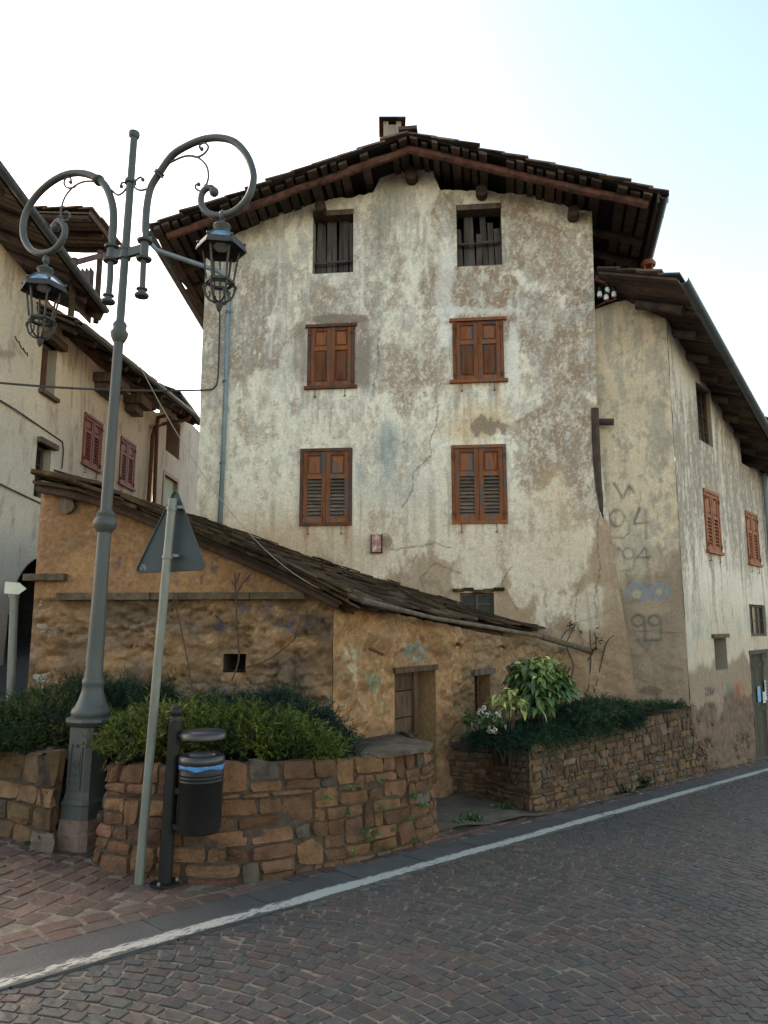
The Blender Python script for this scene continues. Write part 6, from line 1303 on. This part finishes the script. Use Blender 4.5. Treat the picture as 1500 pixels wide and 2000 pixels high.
bush('juniper', 'bluish dark juniper sprigs low against the shed wall behind the bright juniper', 'juniper', [bp(420, 1385, 6.6, .26, .2, .12), bp(530, 1385, 6.6, .26, .24, .16), bp(590, 1405, 6.5, .24, .24, .14), bp(630, 1440, 6.3, .2, .2, .1), bp(640, 1470, 6.15, .16, .14, .06)], 2600, .14, seed=6, dark=(.007, .02, .013), lightc=(.035, .075, .03))
def sR_(x, y, dY): X_, Y_ = None, None; return 0
def onR(s_, n_, z, rx, ry, rz): X, Y = XY(s_, n_); return (X, Y, z, rx, ry, rz)
zR = np.interp
bl_ = []
for s_, n_, px, py in ((7.35, 4.45, 0, 0), (7.75, 4.4, 0, 0), (8.2, 4.38, 0, 0), (8.7, 4.36, 0, 0), (9.2, 4.35, 0, 0), (9.7, 4.33, 0, 0), (10.15, 4.33, 0, 0)):
    X, Y = XY(s_, n_); zt_ = float(np.interp(s_, [7.3, 12.5], [lineR[3][3], lineR[-2][3]])); bl_.append((X, Y, zt_+.0, .31, .31, .16 if 7.5 < s_ < 10 else .12))
bush('ground_cover_juniper', 'long low mat of blue-green juniper overhanging the right stone planter', 'juniper', bl_, 8000, .15, seed=7, dark=(.005, .02, .012), lightc=(.045, .105, .028), droop=.35, w_=.009)
bush('ground_cover_juniper', 'smaller back mat of blue-green juniper at the foot of the tall house', 'juniper', [bp(1150, 1388, 9.7, .3, .3, .13), bp(1190, 1383, 10.2, .3, .3, .13), bp(1110, 1396, 9.3, .3, .3, .12)], 1800, .14, seed=8, dark=(.005, .02, .012), lightc=(.045, .1, .028))
bush('ground_cover_juniper', 'sparse green tufts on the gravel at the foot of the graffiti wall', 'juniper', [bp(1255, 1380, 11.2, .35, .25, .06), bp(1300, 1376, 11.5, .3, .25, .05)], 500, .12, seed=18, dark=(.01, .028, .008), lightc=(.05, .09, .02))
def leaves(name, pts, parent, seed, ln=(.1, .16), cols=(((.035, .065, .015), 1),), wd=.36, droop=.5, outc=None):
    r = np.random.default_rng(seed); V = []; F = []; C = []; n0 = 0
    pr = np.array([c for c, w_ in cols]); wt = np.array([w_ for c, w_ in cols], float); wt /= wt.sum()
    for p in pts:
        p = np.array(p); l = r.uniform(*ln); d = p-np.array(outc) if outc is not None else r.normal(0, 1, 3); d = d/np.linalg.norm(d)*.75+r.normal(0, .5, 3); d[2] = d[2]*.5-droop*r.uniform(.2, 1.4)+.1; d /= np.linalg.norm(d)
        s_ = np.cross(d, [0, 0, 1]); s_ /= np.linalg.norm(s_)+1e-9; up = np.cross(s_, d); s_ = s_*math.cos(.3)+up*r.normal(0, .4); col = pr[r.choice(len(pr), p=wt)]*r.uniform(.65, 1.3)
        prof_ = ((0, .02), (.22, .75), (.5, 1), (.78, .62), (1, .02))
        for t, w_ in prof_:
            c = p+d*l*t-np.array([0, 0, 1])*l*.35*t*t*droop; h = wd*l*w_/2
            V += [c-s_*h+up*h*.45, c, c+s_*h+up*h*.45]; C += [col*.9, col*1.1, col*.95]
        for i in range(4):
            for j in range(2): a = n0+i*3+j; F.append((a, a+1, a+4, a+3))
        n0 += 15
    return npmesh(name, np.array(V), np.array(F), np.array(C), 'leaf', parent, smooth=True)
def shell(cx, cy, cz, rx, ry, rz, n, seed, lo=-.4):
    r = np.random.default_rng(seed); d = r.normal(0, 1, (n*3, 3)); d /= np.linalg.norm(d, axis=1, keepdims=True); d = d[d[:, 2] > lo][:n]; k = r.uniform(.62, 1, (len(d), 1)); return d*k*np.array([rx, ry, rz])+np.array([cx, cy, cz])
q = hp(1052, 1335, 9.0); auc = thing('aucuba', (q.x, q.y, -.1), 'big rounded aucuba bush with glossy yellow-splashed green leaves', 'shrub')
zc_ = (q.y*CP)/FPX
P_ = np.concatenate([shell(q.x, q.y, q.z+.0, 56*zc_, .42, 56*zc_, 760, 5), shell(q.x+.2, q.y+.1, q.z-.05, 40*zc_, .4, 40*zc_, 180, 6), shell(q.x-.15, q.y-.1, q.z-.2, 42*zc_, .4, 28*zc_, 170, 16)])
yel = (P_[:, 2] > q.z+.08) & (P_[:, 0] > q.x-.1)
leaves('leaf_mass', P_[~yel], auc, 7, (.075, .135), (((.045, .085, .02), 5), ((.075, .12, .028), 4), ((.13, .18, .045), 1.8), ((.33, .35, .09), .4)), outc=(q.x, q.y, q.z-.15), droop=.9, wd=.42); leaves('leaf_mass', P_[yel], auc, 8, (.075, .135), (((.08, .13, .03), 3), ((.17, .23, .05), 3), ((.38, .4, .1), 1.2)), outc=(q.x, q.y, q.z-.15), droop=.9, wd=.42)
mb = MB(); rr = random.Random(4)
for k in range(12): a = rr.uniform(0, 6.3); mb.tube([(q.x, q.y, -.1), (q.x+.2*math.cos(a), q.y+.15*math.sin(a), q.z-.15), (q.x+.4*math.cos(a), q.y+.3*math.sin(a), q.z+.2)], .014, 5)
mb.build('stem', 'twig', auc)
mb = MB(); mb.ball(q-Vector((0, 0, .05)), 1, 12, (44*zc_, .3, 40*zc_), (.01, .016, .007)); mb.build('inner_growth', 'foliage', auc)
q = hp(993, 1372, 8.45); ya = thing('yellow_shrub', (q.x, q.y, 0), 'small sprig with pale lemon-yellow leaves in front of the big aucuba', 'shrub')
leaves('leaf_mass', shell(q.x, q.y, q.z, .16, .14, .17, 80, 9), ya, 10, (.09, .14), (((.42, .42, .13), 4), ((.28, .3, .08), 2), ((.1, .13, .03), 1.5)), outc=(q.x, q.y, q.z-.1), droop=.7)
mb = MB()
for k in range(5): mb.tube([(q.x, q.y, 0), (q.x+.08*math.cos(k*1.3), q.y+.08*math.sin(k*1.3), q.z)], .008, 5)
mb.build('stem', 'twig', ya)
q = hp(945, 1400, 8.25); fw = thing('flowering_plant', (q.x, q.y, .0), 'low plant with faded cream flower heads at the left end of the right planter', 'flowers')
for i, (x, y, r_) in enumerate(((938, 1392, .04), (950, 1398, .035), (965, 1402, .045), (958, 1424, .045), (972, 1396, .035), (945, 1383, .025), (966, 1427, .03))):
    c = hp(x, y, 8.2); mb = MB()
    for k in range(36):
        d = Vector(np.random.default_rng(i*50+k).normal(0, 1, 3)).normalized(); p = c+d*r_; s_ = d.orthogonal().normalized()*.012; t_ = d.cross(s_).normalized()*.012; mb.add([p-s_, p-t_, p+s_+d*.004, p+t_], [(0, 1, 2, 3)])
    mb.build('flower_head', 'flower', fw)
leaves('leaf_mass', shell(q.x, q.y, q.z-.04, .26, .16, .13, 160, 11), fw, 12, (.04, .08), (((.03, .06, .015), 3), ((.06, .1, .03), 2)), wd=.6)
# weeds
def weed(x, y, n, ln, label, W_px=None, depth=None, cat='weed', cols=(((.04, .075, .02), 3), ((.07, .12, .03), 2)), group='weeds along the walls', sp=.05, up=True):
    c = Vector(gp(x, y)) if depth is None else hp(x, y, depth); c.z = float(G(c.x, c.y))+.01 if depth is None else c.z
    r = np.random.default_rng(int(x*7+y)); pts = c+Vector((0, 0, 0)); P_ = np.array(c)+r.normal(0, 1, (n, 3))*np.array([sp, sp*.6, sp*.5]); P_[:, 2] = np.maximum(P_[:, 2], c.z+.005) if depth is None else P_[:, 2]
    o = leaves('weed', P_, None, int(x+y), ln, cols, wd=.35, droop=-.3 if up else .5); tag(o, label, cat, group)
weed(935, 1557, 60, (.05, .11), 'dark weed tuft at the base of the short end of the right planter', cols=(((.012, .028, .01), 1),))
weed(985, 1585, 90, (.03, .09), 'grass tuft at the edge of the path beside the planter corner', sp=.07)
weed(925, 1605, 80, (.03, .08), 'wide weed patch at the mouth of the path', sp=.035)
weed(890, 1612, 40, (.03, .06), 'small weed beside the path edge, nearest the left planter', sp=.03)
weed(1245, 1540, 90, (.06, .14), 'largest dark weed clump growing at the foot of the right planter by the road', cols=(((.015, .035, .012), 2), ((.035, .06, .02), 1)), sp=.09)
weed(1350, 1507, 50, (.06, .12), 'weed clump near the far end of the right planter', cols=(((.015, .04, .012), 2), ((.035, .06, .02), 1)), sp=.08)
weed(1222, 1552, 30, (.05, .1), 'small weed just left of the largest clump at the right planter', cols=(((.015, .035, .012), 1),), sp=.05)
weed(1455, 1467, 50, (.06, .14), 'low plants at the foot of the side house by the plank door', sp=.14)
weed(85, 1658, 45, (.04, .09), 'weed in the gap between the left planter and the lamp foot', cols=(((.03, .05, .015), 1),), sp=.05)
sfw, totB, HB = sB; la_n = [(560, 1600), (715, 1625), (722, 1640), (735, 1628), (690, 1668), (770, 1622), (805, 1555), (812, 1560), (800, 1600), (830, 1575), (750, 1580), (680, 1590), (810, 1640), (640, 1560), (745, 1525), (690, 1540)]
for i, (x, y) in enumerate(la_n[1:]):
    wpt = None
    for Yt in np.arange(5, 7.6, .01):
        p = hp(x, y, Yt)
        xs_ = np.array([l[0] for l in lineB[2:10]]); ys_ = np.array([l[1] for l in lineB[2:10]])
        if p.y > np.interp(p.x, xs_, ys_)-.035: wpt = Yt; break
    if wpt: weed(x, y, 26+8*(i % 3), (.018, .036), 'tiny creeping plant rooted in the joints of the planter wall behind the bin', depth=wpt+.0, group='creepers in the planter wall', sp=.022, cols=(((.06, .12, .03), 2), ((.09, .16, .04), 2)))
# climbers and dry twigs
vn = thing('climbing_vine', HW.px(1130, 1330, .1), 'thin climbing vine with few leaves on the foot of the tall house above the aucuba', 'vine')
rr = random.Random(8); mb = MB()
for pts in ([(1110, 1350), (1118, 1300), (1108, 1260), (1122, 1222)], [(1150, 1350), (1155, 1290), (1150, 1230)], [(1165, 1340), (1175, 1290), (1185, 1255), (1200, 1240)], [(1090, 1260), (1105, 1235), (1120, 1225)], [(1150, 1290), (1165, 1262), (1163, 1235)]):
    mb.tube(smooth_pts([HW.px(x+rr.uniform(-2, 2), y, .14) for x, y in pts], 4), .009, 5, jit=.3)
mb.build('vine_stem', 'twig', vn)
leaves('leaf_mass', [HW.px(x+rr.gauss(0, 7), y+rr.gauss(0, 9), .2) for x, y in ((1118, 1222),)*22+((1165, 1262),)*14+((1170, 1250),)*8], vn, 21, (.04, .08), (((.02, .04, .012), 2), ((.05, .07, .02), 1)), wd=.6)
for lab, pts, rr_ in (('dry upright twig in front of the shed wall, forking below the ledge', [[(452, 1330), (466, 1290), (464, 1240), (461, 1180), (459, 1120)], [(461, 1150), (452, 1135)], [(462, 1160), (474, 1140), (490, 1122)], [(462, 1140), (468, 1118)]], .008),
                     ('long arching twig rising to the right over the small hole in the shed wall', [[(478, 1305), (530, 1285), (575, 1248), (600, 1215), (612, 1190)], [(575, 1248), (590, 1200)]], .007),
                     ('thin leaning twig left of the upright one on the shed wall', [[(378, 1360), (366, 1290), (352, 1220), (338, 1165)], [(345, 1185), (348, 1158)]], .006)):
    mb = MB()
    for p in pts: mb.tube(smooth_pts([LW.px(x, y, .16) for x, y in p], 3), rr_, 5, jit=.3)
    tag(mb.build('dry_twig', 'twig'), lab, 'twig')
mb = MB(); mb.tube(smooth_pts([HW.px(x, y, .12) for x, y in ((1050, 1228), (1100, 1222), (1160, 1205), (1215, 1180))], 4), .004, 5); tag(mb.build('loose_wire', 'cable_pale'), 'fine wire slanting up the foot of the tall house from the shed roof end', 'cable')
